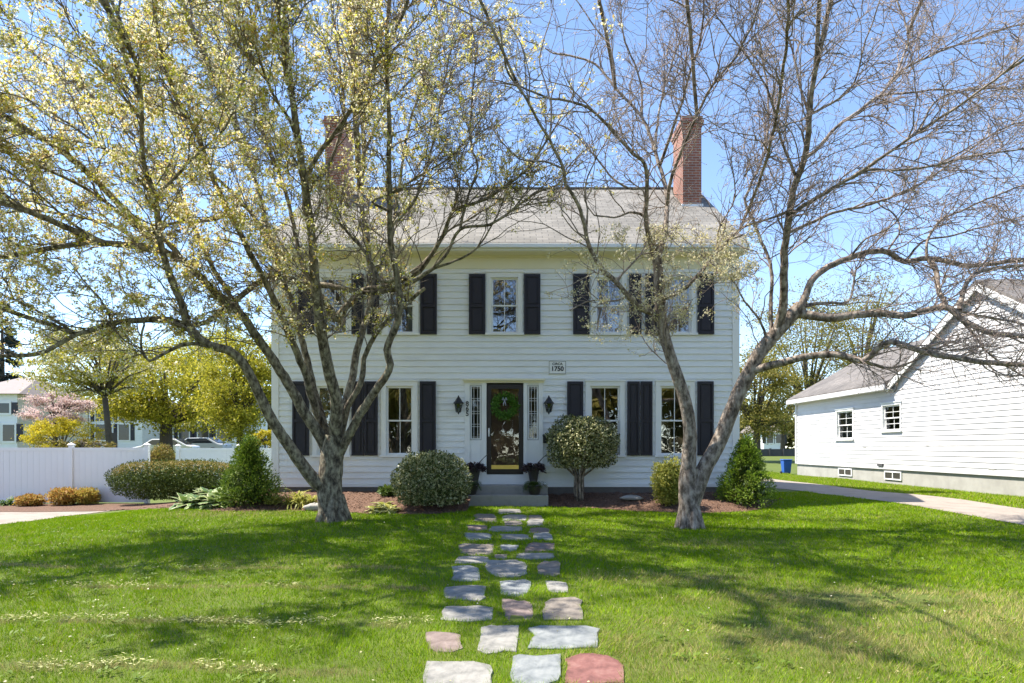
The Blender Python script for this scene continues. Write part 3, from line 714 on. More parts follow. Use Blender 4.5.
b.build('wing_roof', M['roof_side'], nb)
b = MB(); b.box(NX-.34, NX-.30, NE0+.12, NE1+.29, NZE-.22, NZE-.05); b.box(NX-.30, NX-.002, NE0+.12, NE1+.28, NZE-.22, NZE-.19); b.build('fascia', M['siding_old'], nb)
b = MB(); b.add([(NX, NE1+.01, NZE), (NX+2*wr_, NE1+.01, NZE), (NX+wr_, NE1+.01, NZE+wr_*wsl)], [(0, 1, 2)]); b.build('gable_end', M['siding'], nb)
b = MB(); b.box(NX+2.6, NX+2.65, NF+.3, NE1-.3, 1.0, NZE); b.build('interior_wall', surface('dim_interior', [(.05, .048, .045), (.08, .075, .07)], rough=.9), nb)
for (y0, y1, z0, z1) in nops:
    make_window(nb, (NX, y1, z0), (0, -1, 0), (-1, 0, 0), y1-y0, z1-z0, cas=.07, cols=2, rows=2, curtain=None, gl=M['glass_far'])
for (p0, p1) in ((838.5, 852), (884.5, 901.5)):
    y1, y0 = ny(p0), ny(p1); b = MB(); x = NX+.02; za, zb = .60, .88
    b.box(x-.03, x+.008, y0, y0+.05, za, zb); b.box(x-.03, x+.008, y1-.05, y1, za, zb); b.box(x-.03, x+.008, y0+.05, y1-.05, za, za+.04); b.box(x-.03, x+.008, y0+.05, y1-.05, zb-.04, zb); ym = (y0+y1)/2; b.box(x-.03, x+.008, ym-.02, ym+.02, za+.04, zb-.04)
    f = b.build('basement_window', M['trim'], nb)
    p = MB(); p.box(x-.008, x+.006, y0+.051, ym-.021, za+.041, zb-.041); p.box(x-.008, x+.006, ym+.021, y1-.051, za+.041, zb-.041); p.build('pane', surface('dark_pane', [(.02, .02, .02), (.05, .045, .04)], rough=.15), f)
b = MB(); yv = ny(881.5); b.box(NX-.06, NX-.02, yv-.17, yv+.17, NZ0+.06, NZ0+.15); b.build('vent', M['grey_wood'], nb)

for px_, py_, l_ in ((812, 447.5, .30), (830, 452.5, .16), (865, 447, .34), (897, 448.5, .12), (928, 445.5, .22), (857, 453, .14), (993, 469, .30), (799, 431, .08)):
    yv = ny(px_); zv = CZ-(py_-HOR)/FPX*yv; b = MB(); b.prism([(NX-.021, yv-l_/2, zv), (NX-.021, yv-l_*.1, zv-.022), (NX-.021, yv+l_/2, zv-.008), (NX-.021, yv+l_*.2, zv+.012)], (.012, 0, 0)); b.build('worn_mark', M['concrete'], nb)
# ------------------------------------------------------------------ fences, bin
def fence(name, x0, x1, y, ztop, posts, label, low):
    t = thing(name, label, 'fence', ((x0+x1)/2, y, low))
    ps = sorted(posts)
    for x in ps:
        z0 = float(terrain(x, y))-.1
        b = MB(); b.box(x-.065, x+.065, y-.065, y+.065, z0, ztop+.07); b.build('post', M['vinyl'], t, bevel=.006)
        b = MB(); b.box(x-.085, x+.085, y-.085, y+.085, ztop+.07, ztop+.10); b.add([(x-.085, y-.085, ztop+.10), (x+.085, y-.085, ztop+.10), (x+.085, y+.085, ztop+.10), (x-.085, y+.085, ztop+.10), (x, y, ztop+.16)], [(0, 1, 4), (1, 2, 4), (2, 3, 4), (3, 0, 4)]); b.build('post_cap', M['vinyl'], t)
    for a, c in zip(ps[:-1], ps[1:]):
        z0 = float(terrain((a+c)/2, y))+.04; b = MB()
        b.box(a+.066, c-.066, y-.03, y+.03, ztop-.10, ztop); b.box(a+.066, c-.066, y-.03, y+.03, z0, z0+.14)
        n = max(2, round((c-a-.13)/.19)); u = (c-a-.132)/n
        for i in range(n): b.box(a+.066+u*i+.003, a+.066+u*(i+1)-.003, y-.014, y+.014, z0+.14, ztop-.10)
        b.box(a+.066, c-.066, y-.006, y+.006, z0+.14, ztop-.10)
        b.build('panel', M['vinyl'], t)
fx = lambda px, d_: (px-512)/FPX*d_
fence('vinyl_fence', -22, -11.8, 22.0, 1.66, [fx(147, 22)-2.44*i for i in range(5)], 'tall white vinyl privacy fence behind the left driveway', -.2)
fence('vinyl_fence', -13, -6, 26.0, 1.64, [fx(178, 26)+2.3*i for i in range(4)], 'white vinyl fence running behind the long hedge to the house corner', -.2)

def solid_cyl(b, c, r, h, n=16): b.lathe([(r, 0), (r, h)], c, n)
bp_ = Vector((12.45, 31.0, float(terrain(12.45, 31.0))))
rb = thing('recycling_bin', 'blue plastic wheeled recycling bin at the far corner of the neighbouring house', 'bin', bp_)
b = MB(); v = []
for z, hw in ((.06, .15), (.62, .19)): v += [(bp_.x-hw, bp_.y-hw, bp_.z+z), (bp_.x+hw, bp_.y-hw, bp_.z+z), (bp_.x+hw, bp_.y+hw, bp_.z+z), (bp_.x-hw, bp_.y+hw, bp_.z+z)]
b.add(v, [(3, 2, 1, 0), (4, 5, 6, 7), (0, 1, 5, 4), (1, 2, 6, 5), (2, 3, 7, 6), (3, 0, 4, 7)]); b.build('body', M['blue_bin'], rb, bevel=.02)
b = MB(); b.box(bp_.x-.215, bp_.x+.215, bp_.y-.22, bp_.y+.20, bp_.z+.622, bp_.z+.67); b.build('lid', M['blue_bin'], rb, bevel=.02)
for s in (-1, 1):
    b = MB(); b.tube([bp_+Vector((s*.17, .13, .07)), bp_+Vector((s*.21, .13, .07))], .07, 14); b.build('wheel', M['tyre'], rb)

# ------------------------------------------------------------------ shrubs and border plants
def shell_points(n, c, rad, squash=2.0, noise=.10, inner=.78, lump=5):
    """points and normals on a lumpy superellipsoid shell"""
    d = rand_dirs(n); k = (np.abs(d)**squash).sum(1)**(-1/squash); d2 = d*k[:, None]
    ph = RNG.uniform(0, 6, (3,))
    f = 1+noise*np.sin(d[:, 0]*lump+ph[0])*np.sin(d[:, 1]*lump+ph[1])+noise*.7*np.sin(d[:, 2]*lump*1.7+ph[2]+d[:, 0]*4)
    r = f*(inner+(1-inner)*RNG.uniform(0, 1, n)**.5)
    return np.array(c)+d2*np.array(rad)*r[:, None], unit(d2/np.array(rad))
def stems(parent, base, tips, r=.012, mat=None):
    b = MB()
    for tp in tips:
        base2 = Vector(base)+Vector((random.uniform(-.04, .04), random.uniform(-.04, .04), -.05)); tp = Vector(tp)
        m = base2.lerp(tp, .5)+Vector((random.uniform(-.06, .06), random.uniform(-.06, .06), .06))
        b.tube([base2, m, tp], [r, r*.75, r*.4], 5)
    return b.build('stems', mat or M['bark'], parent)
def shrub(name, label, base, c, rad, n, L, W, mat, mi=None, squash=2.2, noise=.06, inner=.7, nst=9, group=None, droop=.0):
    t = thing(name, label, 'shrub', base, group)
    P, N = shell_points(n, c, rad, squash, noise, inner)
    zmin = base[2]+.02; k = P[:, 2] > zmin; P, N = P[k], N[k]
    D = N*.6+RNG.normal(size=P.shape)*.7+np.array([0, 0, .25-droop])
    m = len(P)//3; d = rand_dirs(m); d = d*((np.abs(d)**squash).sum(1)**(-1/squash))[:, None]; Q = np.array(c)+d*np.array(rad)*(RNG.uniform(.1, .85, m)**.6)[:, None]; Q = Q[Q[:, 2] > zmin]; m = len(Q)
    mm = None if mi is None else np.concatenate([mi(P, N), np.zeros(m, int)])
    Ls = np.concatenate([L*RNG.uniform(.6, 1.25, len(P)), 2.0*L*RNG.uniform(.7, 1.2, m)]); Ws = np.concatenate([W*RNG.uniform(.7, 1.2, len(P)), 2.0*W*RNG.uniform(.7, 1.2, m)])
    leaves('foliage', np.vstack([P, Q]), np.vstack([D, rand_dirs(m)]), np.vstack([N+.5*RNG.normal(size=P.shape), rand_dirs(m)]), Ls, Ws, mat, t, mi=mm)
    if squash > 2.1 and n > 4000:
        P2, N2 = shell_points(n//16, c, (rad[0]*1.05, rad[1]*1.05, rad[2]*1.05), squash, noise, .97); k = P2[:, 2] > c[2]-.3*rad[2]; P2, N2 = P2[k], N2[k]; i2 = np.repeat(np.arange(len(P2)), 3)
        leaves('stray_shoots', P2[i2]+.02*RNG.normal(size=(len(i2), 3)), N2[i2]*1.2+.6*RNG.normal(size=(len(i2), 3))+np.array([0, 0, .4]), rand_dirs(len(i2)), L*1.1, W*.9, mat, t)
    tips = [Vector(c)+Vector((random.uniform(-.7, .7)*rad[0], random.uniform(-.6, .6)*rad[1], random.uniform(-.2, .6)*rad[2])) for _ in range(nst)]
    stems(t, base, tips)
    return t
# round variegated shrub left of the steps
p = on_ground(431, 513.5); q = p.y+.75
S = q/FPX
shrub('round_shrub', 'clipped round variegated shrub standing left of the front steps', (p.x, q, float(surf(p.x, q))), ((432-512)*S, q, CZ-(484.5-HOR)*S), (36*S, .78, 31*S), 11000, .05, .034, M['boxwood'], squash=2.5)
# ball topiary on several stems
p = on_ground(579, 499.5); S = p.y/FPX; tc_ = Vector(((582-512)*S, p.y, CZ-(444-HOR)*S))
tp = thing('ball_topiary', 'variegated ball topiary on a cluster of bare brown stems, right of the steps', 'shrub', p)
P, N = shell_points(9500, tc_, (36*S, .78, 29*S), 2.3, .06, .66)
k = (P[:, 2] > tc_.z-23*S) ; P, N = P[k], N[k]
Q = np.array(tc_)+rand_dirs(3200)*np.array([33*S, .7, 26*S])*(RNG.uniform(.1, .8, 3200)**.6)[:, None]; Q = Q[Q[:, 2] > tc_.z-18*S]; N = np.vstack([N, rand_dirs(len(Q))]); np_ = len(P); P = np.vstack([P, Q])
sc_ = np.where(np.arange(len(P)) < np_, 1, 1.8)
leaves('foliage', P, N*.6+RNG.normal(size=P.shape)*.7, N+.5*RNG.normal(size=P.shape), .055*sc_*RNG.uniform(.6, 1.3, len(P)), .036*sc_, M['topiary'], tp)
b = MB()
for i in range(8):
    a = i*.8; q0 = p+Vector((.07*math.cos(a), .07*math.sin(a), -.05)); sp = .28 if i % 2 else .5
    b.tube([q0, q0+Vector((.03*math.cos(a), .03*math.sin(a), .30)), p+Vector((.10*math.cos(a), .09*math.sin(a), .55)), p+Vector((sp*math.cos(a), sp*math.sin(a), .86+.1*(i % 3))), tc_+Vector((sp*1.3*math.cos(a), sp*1.2*math.sin(a), .1))], [.034, .03, .027, .02, .01], 7)
b.build('stems', M['bark_right'], tp)
# dwarf conifers built from needle tufts
def conifer(label, px, pyb, pyt, hwpx, mat, seed, n=9500):
    p = on_ground(px, pyb-2); q = p.y+.15; S = q/FPX; base = Vector(((px-512)*S, q, float(surf((px-512)*S, q))))
    t = thing('dwarf_conifer', label, 'shrub', base)
    H = CZ-(pyt-HOR)*S-base.z; Rb = hwpx*S; r = np.random.default_rng(seed)
    nc = 150; h = r.uniform(0, 1, nc)**1.25; a = r.uniform(0, 2*np.pi, nc)
    prof = lambda h_: np.where(h_ < .12, .88+h_*1.0, (1-(h_-.12)/.92)**.85)
    cr = Rb*prof(h)*r.uniform(.78, .98, nc)
    C = np.array(base)+np.stack([cr*np.cos(a), cr*np.sin(a), .04+h*H*.93], 1)
    rad = (.19*(1-.5*h)*r.uniform(.75, 1.2, nc))*Rb/.62
    i = r.integers(0, nc, n); d = unit(r.normal(size=(n, 3))); rr = r.uniform(.2, 1, n)**.5
    out = np.stack([np.cos(a[i]), np.sin(a[i]), .55+0*a[i]], 1)
    P = C[i]+d*rad[i][:, None]*rr[:, None]
    D = d+out*.7+np.array([0, 0, .35])
    leaves('foliage', P, D, r.normal(size=(n, 3)), .055*r.uniform(.6, 1.3, n), .02, mat, t, fold=.1)
    # inner sprays that fill the body
    m = 2600; hh = r.uniform(0, .93, m); aa = r.uniform(0, 6.283, m); rr = Rb*prof(hh)*r.uniform(.1, .72, m)
    P = np.array(base)+np.stack([rr*np.cos(aa), rr*np.sin(aa), .03+hh*H*.9], 1)
    leaves('inner_foliage', P, r.normal(size=(m, 3)), r.normal(size=(m, 3)), .14, .05, M['hedge_dark'], t)
    b = MB(); b.tube([base-Vector((0, 0, .1)), base+Vector((0, 0, H*.5)), base+Vector((0, 0, H*.93))], [.05, .03, .008], 7); b.build('trunk', M['bark'], t)
conifer('dark green dwarf conifer beside the hosta at the left house corner', 250, 507, 434.5, 30, M['conifer_dark'], 3)
conifer('bright green dwarf conifer in mulch at the right house corner', 746, 506.5, 436.5, 27, M['conifer_light'], 5)
# long clipped hedge
p = on_ground(170, 504); q = p.y+.6; S = q/FPX
hc = ((176-512)*S, q+.2, CZ-(480.5-HOR)*S)
def hedge_mi(P, N): return ((N[:, 2] > .62+.12*RNG.normal(size=len(P)))).astype(int)
shrub('clipped_hedge', 'long clipped dark hedge with bronze new growth on top, left of the house', (hc[0], q+.2, float(surf(hc[0], q+.2))), hc, (68*S, .75, 19*S), 17000, .055, .03, [M['hedge_dark'], M['hedge_new']], hedge_mi, squash=2.9, noise=.03, inner=.82, nst=22)
# rosette plants
def rosette(b_list, c, n, L, W, rng, up=.9, edge=True):
    """broad arching leaves; body and pale margin collected separately"""
    for i in range(n):
        a = rng.uniform(0, 2*math.pi); el = rng.uniform(.25, 1.25)*up; l = L*rng.uniform(.6, 1.1); w = W*rng.uniform(.7, 1.1)
        e = np.array([math.cos(a), math.sin(a), 0]); s = np.array([-math.sin(a), math.cos(a), 0]); p = np.array(c)+e*rng.uniform(0, .06)
        ang = el; pts = []
        for k in range(6):
            f = k/5; wd = w*(.15+1.1*math.sin(math.pi*min(1, f*.93+.05))**.8)*(1 if k < 5 else .05)
            nrm = np.cross(s, e*math.cos(ang)+np.array([0, 0, math.sin(ang)]))
            pts.append((p.copy(), wd, nrm)); p = p+(e*math.cos(ang)+np.array([0, 0, math.sin(ang)]))*l/5; ang -= rng.uniform(.22, .45)
        for lst, mi_, (f0, f1) in ((b_list, 0, (-.38, .38)), (b_list, 1, (-.5, -.38)), (b_list, 1, (.38, .5))):
            vs = []
            for q, wd, nr in pts:
                for f in (f0, f1): vs.append(q+s*wd*f-nr*abs(f)*wd*-.5*.6)
            lst.add(vs, [(2*k, 2*k+1, 2*k+3, 2*k+2) for k in range(5)], mi_)
def rosette_plant(name, label, cat, spots, n, L, W, m1, m2, up=.9, group=None):
    c0 = on_ground(*spots[0]); t = thing(name, label, cat, c0, group); rng = random.Random(hash(label) % 1000 if False else len(label))
    A = MB()
    for s in spots:
        c = on_ground(*s); rosette(A, c, n, L, W, rng, up)
    A.build('leaves', [m1, m2], t)
rosette_plant('hosta', 'large pale-edged hosta clump between the long hedge and dark conifer', 'plant', [(188, 507), (203, 506), (218, 506), (196, 500), (211, 499)], 64, .50, .20, M['hosta'], M['hosta_edge'], up=1.15)
rosette_plant('hosta', 'small yellow-green hosta clump left of the round shrub', 'plant', [(376, 511), (390, 511), (383, 506)], 44, .30, .12, M['lime'], M['hosta_edge'])
rosette_plant('daylily', 'low yellow-green daylily clump in mulch left of the big left trunk', 'plant', [(290, 505), (302, 505), (312, 504), (298, 500)], 46, .50, .03, M['lime'], M['lime'], up=1.05)
rosette_plant('green_perennial', 'small bright green grassy clump at the foot of the fence, leftmost plant', 'plant', [(4, 506), (9, 506)], 40, .5, .035, M['fern'], M['fern'], up=1.2)
def small_shrub(name, label, px, pyb, pyt, hw, mat, n=1800, L=.06, W=.035, group=None, yoff=.2, inner=.35):
    p = on_ground(px, pyb); q = p.y+yoff; S = q/FPX; z0 = float(surf((px-512)*S, q)); zt = CZ-(pyt-HOR)*S; h = (zt-z0)
    return shrub(name, label, ((px-512)*S, q, z0), ((px-512)*S, q, z0+h*.52), (hw*S, min(.6, hw*S), h*.5), n, L, W, mat, inner=inner, noise=.14, group=group)
small_shrub('spirea_shrub', 'small orange-leaved shrub by the fence, left one of three', 30, 507, 495, 12, M['orange_leaf'])
small_shrub('spirea_shrub', 'orange-leaved shrub by the fence, middle and largest one of three', 65, 506, 488, 15, M['orange_leaf'], 2400)
small_shrub('spirea_shrub', 'yellowish orange shrub by the fence post, right one of three', 87, 505.5, 488.5, 11, leafy('yellow_orange_leaf', [(.46, .32, .06), (.40, .36, .06), (.5, .27, .08)]))
small_shrub('bronze_shrub', 'rounded bronze-green shrub filling the gap in the white fence', 160, 499, 448, 17, M['hedge_new'], 5000, .08, .05, yoff=3.2, inner=.6)
small_shrub('foundation_shrub', 'pale yellow-green bush just left of and behind the right tree trunk', 669, 511, 462, 15, M['lime'], 4200, .055, .03, yoff=.45, inner=.5)
small_shrub('seedling', 'tiny pale seedling plant in mulch at the foot of the dark conifer', 272, 507, 497, 8, M['lime'], 300, .05, .025)
small_shrub('foundation_plant', 'small dark green plant against the foundation left of the round shrub', 388, 497, 487, 9, M['fern'], 500, .07, .03)
def rock(label, px, py, sx, sy, sz, seed):
    p = on_ground(px, py); r = np.random.default_rng(seed); b = MB(); n, m = 14, 8; vs = []
    for j in range(m+1):
        th = math.pi*j/m
        for i in range(n):
            a = 2*math.pi*i/n; f = 1+.12*math.sin(3*a+seed)+.08*math.sin(5*th+2*a)+r.uniform(-.04, .04)
            vs.append((p.x+sx*f*math.sin(th)*math.cos(a), p.y+sy*f*math.sin(th)*math.sin(a), p.z+sz*.4+sz*f*math.cos(th)))
    b.add(vs, [(j*n+i, (j+1)*n+i, (j+1)*n+(i+1) % n, j*n+(i+1) % n) for j in range(m) for i in range(n)], smooth=True)
    tag(b.build('garden_rock', M['rock'], loc=p), label, 'rock')
rock('pale flat rock in mulch touching the left tree trunk', 315, 509, .26, .16, .09, 2)
rock('grey flat stone lying in dark mulch between topiary and right tree', 632, 499, .25, .18, .06, 4)

# planters by the door
def urn(px, py, label):
    p = Vector(((px-512)*16.35/FPX, 16.35, zt1)); t = thing('urn_planter', label, 'planter', p, 'tall urns flanking the front door')
    b = MB(); b.lathe([(.11, 0), (.12, .03), (.085, .06), (.10, .14), (.135, .34), (.165, .40), (.165, .43), (.13, .41)], p, 18); b.build('urn', M['clay'], t)
    n = 420; a = RNG.uniform(0, 6.283, n); r = .22*RNG.uniform(0, 1, n)**.6
    P = np.array(p)+np.stack([r*np.cos(a), r*np.sin(a)*.7, .42+.10*RNG.uniform(0, 1, n)-.10*(r/.22)**2], 1)
    D = np.stack([np.cos(a), np.sin(a), RNG.uniform(-.6, .7, n)], 1)
    leaves('foliage', P, D, rand_dirs(n), .12, .035, M['plum'], t)
    b = MB()
    for k in range(3): b.tube([p+Vector((0, 0, .4)), p+Vector((.12+.06*k, -.02, .55+.06*k)), p+Vector((.24+.08*k, -.03, .66+.07*k))], [.01, .008, .004], 5)
    b.build('dry_twig', M['bark'], t)
urn(474.5, 480, 'dark urn with plum foliage at the left of the front door')
urn(533.5, 480, 'dark urn with plum foliage at the right of the front door')
def fern_pot(px, yy, zz, label, H=.2):
    p = Vector(((px-512)*yy/FPX, yy, zz)); t = thing('fern_pot', label, 'planter', p, 'fern pots on the steps')
    b = MB(); b.lathe([(.09, 0), (.12, .02), (.15, H-.03), (.165, H-.02), (.165, H), (.13, H-.01)], p, 18); b.build('pot', M['clay'], t)
    P, D, Nn = [], [], []
    for i in range(46):
        a = random.uniform(0, 6.283); e = Vector((math.cos(a), math.sin(a), 0)); l = random.uniform(.22, .36); ang = random.uniform(.5, 1.3); q = p+Vector((0, 0, H))
        for k in range(12):
            d_ = e*math.cos(ang)+Vector((0, 0, math.sin(ang))); q = q+d_*l/12; ang -= .17
            for s in (-1, 1):
                P.append(q); D.append(e.cross(Vector((0, 0, 1)))*s+d_*.4); Nn.append((random.uniform(-.3, .3), random.uniform(-.3, .3), 1))
    leaves('fronds', np.array(P), np.array(D), np.array(Nn), .05, .02, M['fern'], t)
fern_pot(471, 15.9, LOWSTEP, 'fern in a dark pot on the left end of the lower step')
fern_pot(534.5, 15.9, LOWSTEP, 'fern in a dark pot on the right end of the lower step')

# ------------------------------------------------------------------ the two big front trees
def catmull(P, step):
    P = np.asarray(P, float)
    if len(P) == 2: P = np.array([P[0], (P[0]+P[1])/2, P[1]])
    Q = np.vstack([2*P[0]-P[1], P, 2*P[-1]-P[-2]]); out = []
    for i in range(1, len(Q)-2):
        n = max(2, int(np.linalg.norm(Q[i+1][:3]-Q[i][:3])/step))
        t = np.arange(n)[:, None]/n
        a, b, c, d = Q[i-1], Q[i], Q[i+1], Q[i+2]
        out.append(.5*((2*b)+(-a+c)*t+(2*a-5*b+4*c-d)*t**2+(-a+3*b-3*c+d)*t**3))
    out.append(P[-1:]); return np.vstack(out)
def tubes(P, Rr, sides, rough=0):
    """P (n,k,3) polylines, Rr (n,k) radii -> verts, quads"""
    n, k, _ = P.shape
    T = np.empty_like(P); T[:, 1:-1] = P[:, 2:]-P[:, :-2]; T[:, 0] = P[:, 1]-P[:, 0]; T[:, -1] = P[:, -1]-P[:, -2]; T = unit(T)
    ref = np.broadcast_to(np.array([.37, .81, .45]), (n, 1, 3)); U = unit(np.cross(T, ref)); W = np.cross(T, U)
    a = np.arange(sides)*2*np.pi/sides
    rad = Rr[:, :, None, None]
    if rough: rad = rad*(1+rough*RNG.normal(size=(n, k, sides, 1)))
    V = P[:, :, None, :]+rad*(U[:, :, None, :]*np.cos(a)[None, None, :, None]+W[:, :, None, :]*np.sin(a)[None, None, :, None])
    idx = np.arange(n*k*sides).reshape(n, k, sides)
    A = idx[:, :-1]; B = idx[:, 1:]
    F = np.stack([A, np.roll(A, -1, 2), np.roll(B, -1, 2), B], -1).reshape(-1, 4)
    return V.reshape(-1, 3), F
class Stack:
    def __init__(s): s.V = []; s.F = []; s.n = 0
    def add(s, V, F): s.V.append(V); s.F.append(F+s.n); s.n += len(V)
    def build(s, name, mat, parent, smooth=True): return np_mesh(name, np.vstack(s.V), np.vstack(s.F), mat, parent, smooth=smooth)
def grow(S, D, L, r0, npts, wig, trop, r1f=.35):
    n = len(S); P = np.empty((n, npts, 3)); P[:, 0] = S; d = unit(D)
    for k in range(1, npts):
        d = unit(d+wig*RNG.normal(size=(n, 3))+np.asarray(trop)); P[:, k] = P[:, k-1]+d*(L/(npts-1))[:, None]
    Rr = r0[:, None]*np.linspace(1, r1f, npts)[None]
    return P, Rr
def spawn(P, Rr, per, lo, hi, ang, Lf, rf, rmin, outward=None):
    """children of polylines P (n,k,3)"""
    n, k, _ = P.shape
    i = np.repeat(np.arange(n), per); t = RNG.uniform(lo, hi, len(i))*(k-1); j = np.minimum(t.astype(int), k-2); f = (t-j)[:, None]
    S = P[i, j]*(1-f)+P[i, j+1]*f; T = unit(P[i, j+1]-P[i, j])
    rand = rand_dirs(len(i)); side = unit(rand-T*(rand*T).sum(1, keepdims=True))
    an = RNG.uniform(*ang, len(i))[:, None]; D = T*np.cos(an)+side*np.sin(an)
    length = np.linalg.norm(P[i, -1]-P[i, 0], axis=1)
    L = length*RNG.uniform(*Lf, len(i)); r = np.maximum(Rr[i, j]*rf, rmin)
    return S, D, L, r, i

def px_of(P):
    d = np.maximum(P[..., 1], .5); return 512+P[..., 0]/d*FPX, HOR-(P[..., 2]-CZ)/d*FPX

def big_tree(name, label, base_px, limbs, bark, twig, blossom_fn, low_fn, step=.22, l1=(.55, 1.7), seed=1, dens=1.0, up=.10):
    global RNG
    RNG = np.random.default_rng(seed)
    base = ground_at(*base_px); d0 = base.y
    t = thing(name, label, 'tree', base)
    trunk = Stack(); samples = []   # (px, py, dd)
    lim = []
    for pts, r0, r1, dd0, ddv in limbs:
        r0, r1 = r0*.60, r1*.58
        pts = [tuple(p) for p in pts]
        if dd0 is None:
            s = np.array(samples); k = np.argmin((s[:, 0]-pts[0][0])**2+(s[:, 1]-pts[0][1])**2)
            dd0 = s[k, 2]; pts = [(s[k, 0], s[k, 1])]+pts[1:] if (s[k, 0]-pts[0][0])**2+(s[k, 1]-pts[0][1])**2 < 400 else pts
        seg = np.cumsum([0]+[math.hypot(b[0]-a[0], b[1]-a[1]) for a, b in zip(pts[:-1], pts[1:])]); f = seg/seg[-1]
        C = []
        for (px, py), ff in zip(pts, f):
            dd = dd0+ddv*ff; v = ray(px, py, d0+dd); r = (r0+(r1-r0)*ff**.55)*(d0+dd)/FPX
            C.append((v.x, v.y, v.z, r))
        Cs = catmull(C, .10)
        if r0 < 7:
            L = len(Cs); jit = np.cumsum(RNG.normal(size=(L, 3)), 0)*.006; jit -= np.linspace(0, 1, L)[:, None]*jit[-1]; Cs[:, :3] += jit
        Cs[:, 3] = np.maximum(Cs[:, 3], .006)
        pxs, pys = px_of(Cs[:, :3])
        samples += list(zip(pxs, pys, Cs[:, 1]-d0))
        sides = 16 if r0 > 7 else (10 if r0 > 3 else 7)
        V, F = tubes(Cs[None, :, :3], Cs[None, :, 3], sides, rough=.03 if r0 > 2.4 else 0); trunk.add(V, F)
        lim.append(Cs)
    # root flare
    for k in range(7):
        a = k*.9+.3; e = np.array([math.cos(a), math.sin(a), 0]); rr = limbs[0][1]*.6*d0/FPX
        Q = np.array(base)+np.stack([e*rr*.45+np.array([0, 0, .5]), e*rr*.72+np.array([0, 0, .2]), e*rr*1.0+np.array([0, 0, .02]), e*rr*1.25+np.array([0, 0, -.08])])
        V, F = tubes(catmull(np.hstack([Q, np.array([[rr*.3], [rr*.34], [rr*.3], [rr*.16]])]), .08)[None, :, :3], catmull(np.hstack([Q, np.array([[rr*.3], [rr*.34], [rr*.3], [rr*.16]])]), .08)[None, :, 3], 8, .03); trunk.add(V, F)
    trunk.build('trunk', bark, t)
    # boughs along the limbs
    S, D, L, r = [], [], [], []
    ctr = np.array([base.x, base.y, 0])
    for Cs in lim[1:]:
        seg = np.linalg.norm(np.diff(Cs[:, :3], axis=0), axis=1); tot = seg.sum(); n = int(tot/step*dens)
        if n < 1: continue
        cum = np.concatenate([[0], np.cumsum(seg)])/tot
        for f in RNG.uniform(.18, 1.0, n):
            j = min(np.searchsorted(cum, f), len(Cs)-1); j = max(j, 1); p = Cs[j]
            if p[3] > .10 and RNG.random() < .7: continue
            T = Cs[j, :3]-Cs[j-1, :3]; T = T/(np.linalg.norm(T)+1e-9)
            out = p[:3]-ctr; out[2] = 0; out = out/(np.linalg.norm(out)+1e-6)
            side = unit(RNG.normal(size=3)); side = unit(side-T*np.dot(side, T))
            an = RNG.uniform(.45, 1.05); dr = T*math.cos(an)+side*math.sin(an)+out*.40+np.array([0, 0, .12])
            S.append(p[:3]); D.append(dr); L.append(RNG.uniform(*l1)*(.75+.5*(1-f))); r.append(min(p[3]*.6, .012))
        # leader continues past the drawn end
        T = Cs[-1, :3]-Cs[-3, :3]
        for _ in range(2 if Cs[-1, 3] < .04 else 0):
            S.append(Cs[-1, :3]); D.append(T/(np.linalg.norm(T)+1e-9)+.35*RNG.normal(size=3)); L.append(RNG.uniform(.7, 1.5)); r.append(min(Cs[-1, 3]*.8, .014))
    S, D, L, r = map(np.array, (S, D, L, r))
    st = Stack()
    P1, R1 = grow(S, D, L, r, 9, .20, (0, 0, up), .35)
    k = low_fn(P1[:, -1]) & low_fn(P1[:, 4]); P1, R1 = P1[k], R1[k]
    V, F = tubes(P1, R1, 5); st.add(V, F)
    S, D, L, r, i = spawn(P1, R1, 6, .15, 1.0, (.5, 1.0), (.25, .65), .64, .0052)
    P2, R2 = grow(S, D, L, r, 7, .24, (0, 0, up*1.0), .45)
    k = low_fn(P2[:, -1]); P2, R2 = P2[k], R2[k]
    V, F = tubes(P2, R2, 4); st.add(V, F)
    S, D, L, r, i = spawn(P2, R2, 4, .2, 1.0, (.5, 1.1), (.3, .7), .7, .0036)
    L = np.clip(L, .06, .45)
    P3, R3 = grow(S, D, L, r, 5, .26, (0, 0, up*1.6), .6)
    k = low_fn(P3[:, -1]); P3, R3 = P3[k], R3[k]
    V, F = tubes(P3, R3, 3); st.add(V, F)
    st.build('branches', twig, t)
    tips = np.vstack([P3[:, -1], P3[:, 2][::2], P2[:, -1]])
    blossom_fn(t, tips)
    print(name, 'boughs', len(P1), len(P2), len(P3))
    return t

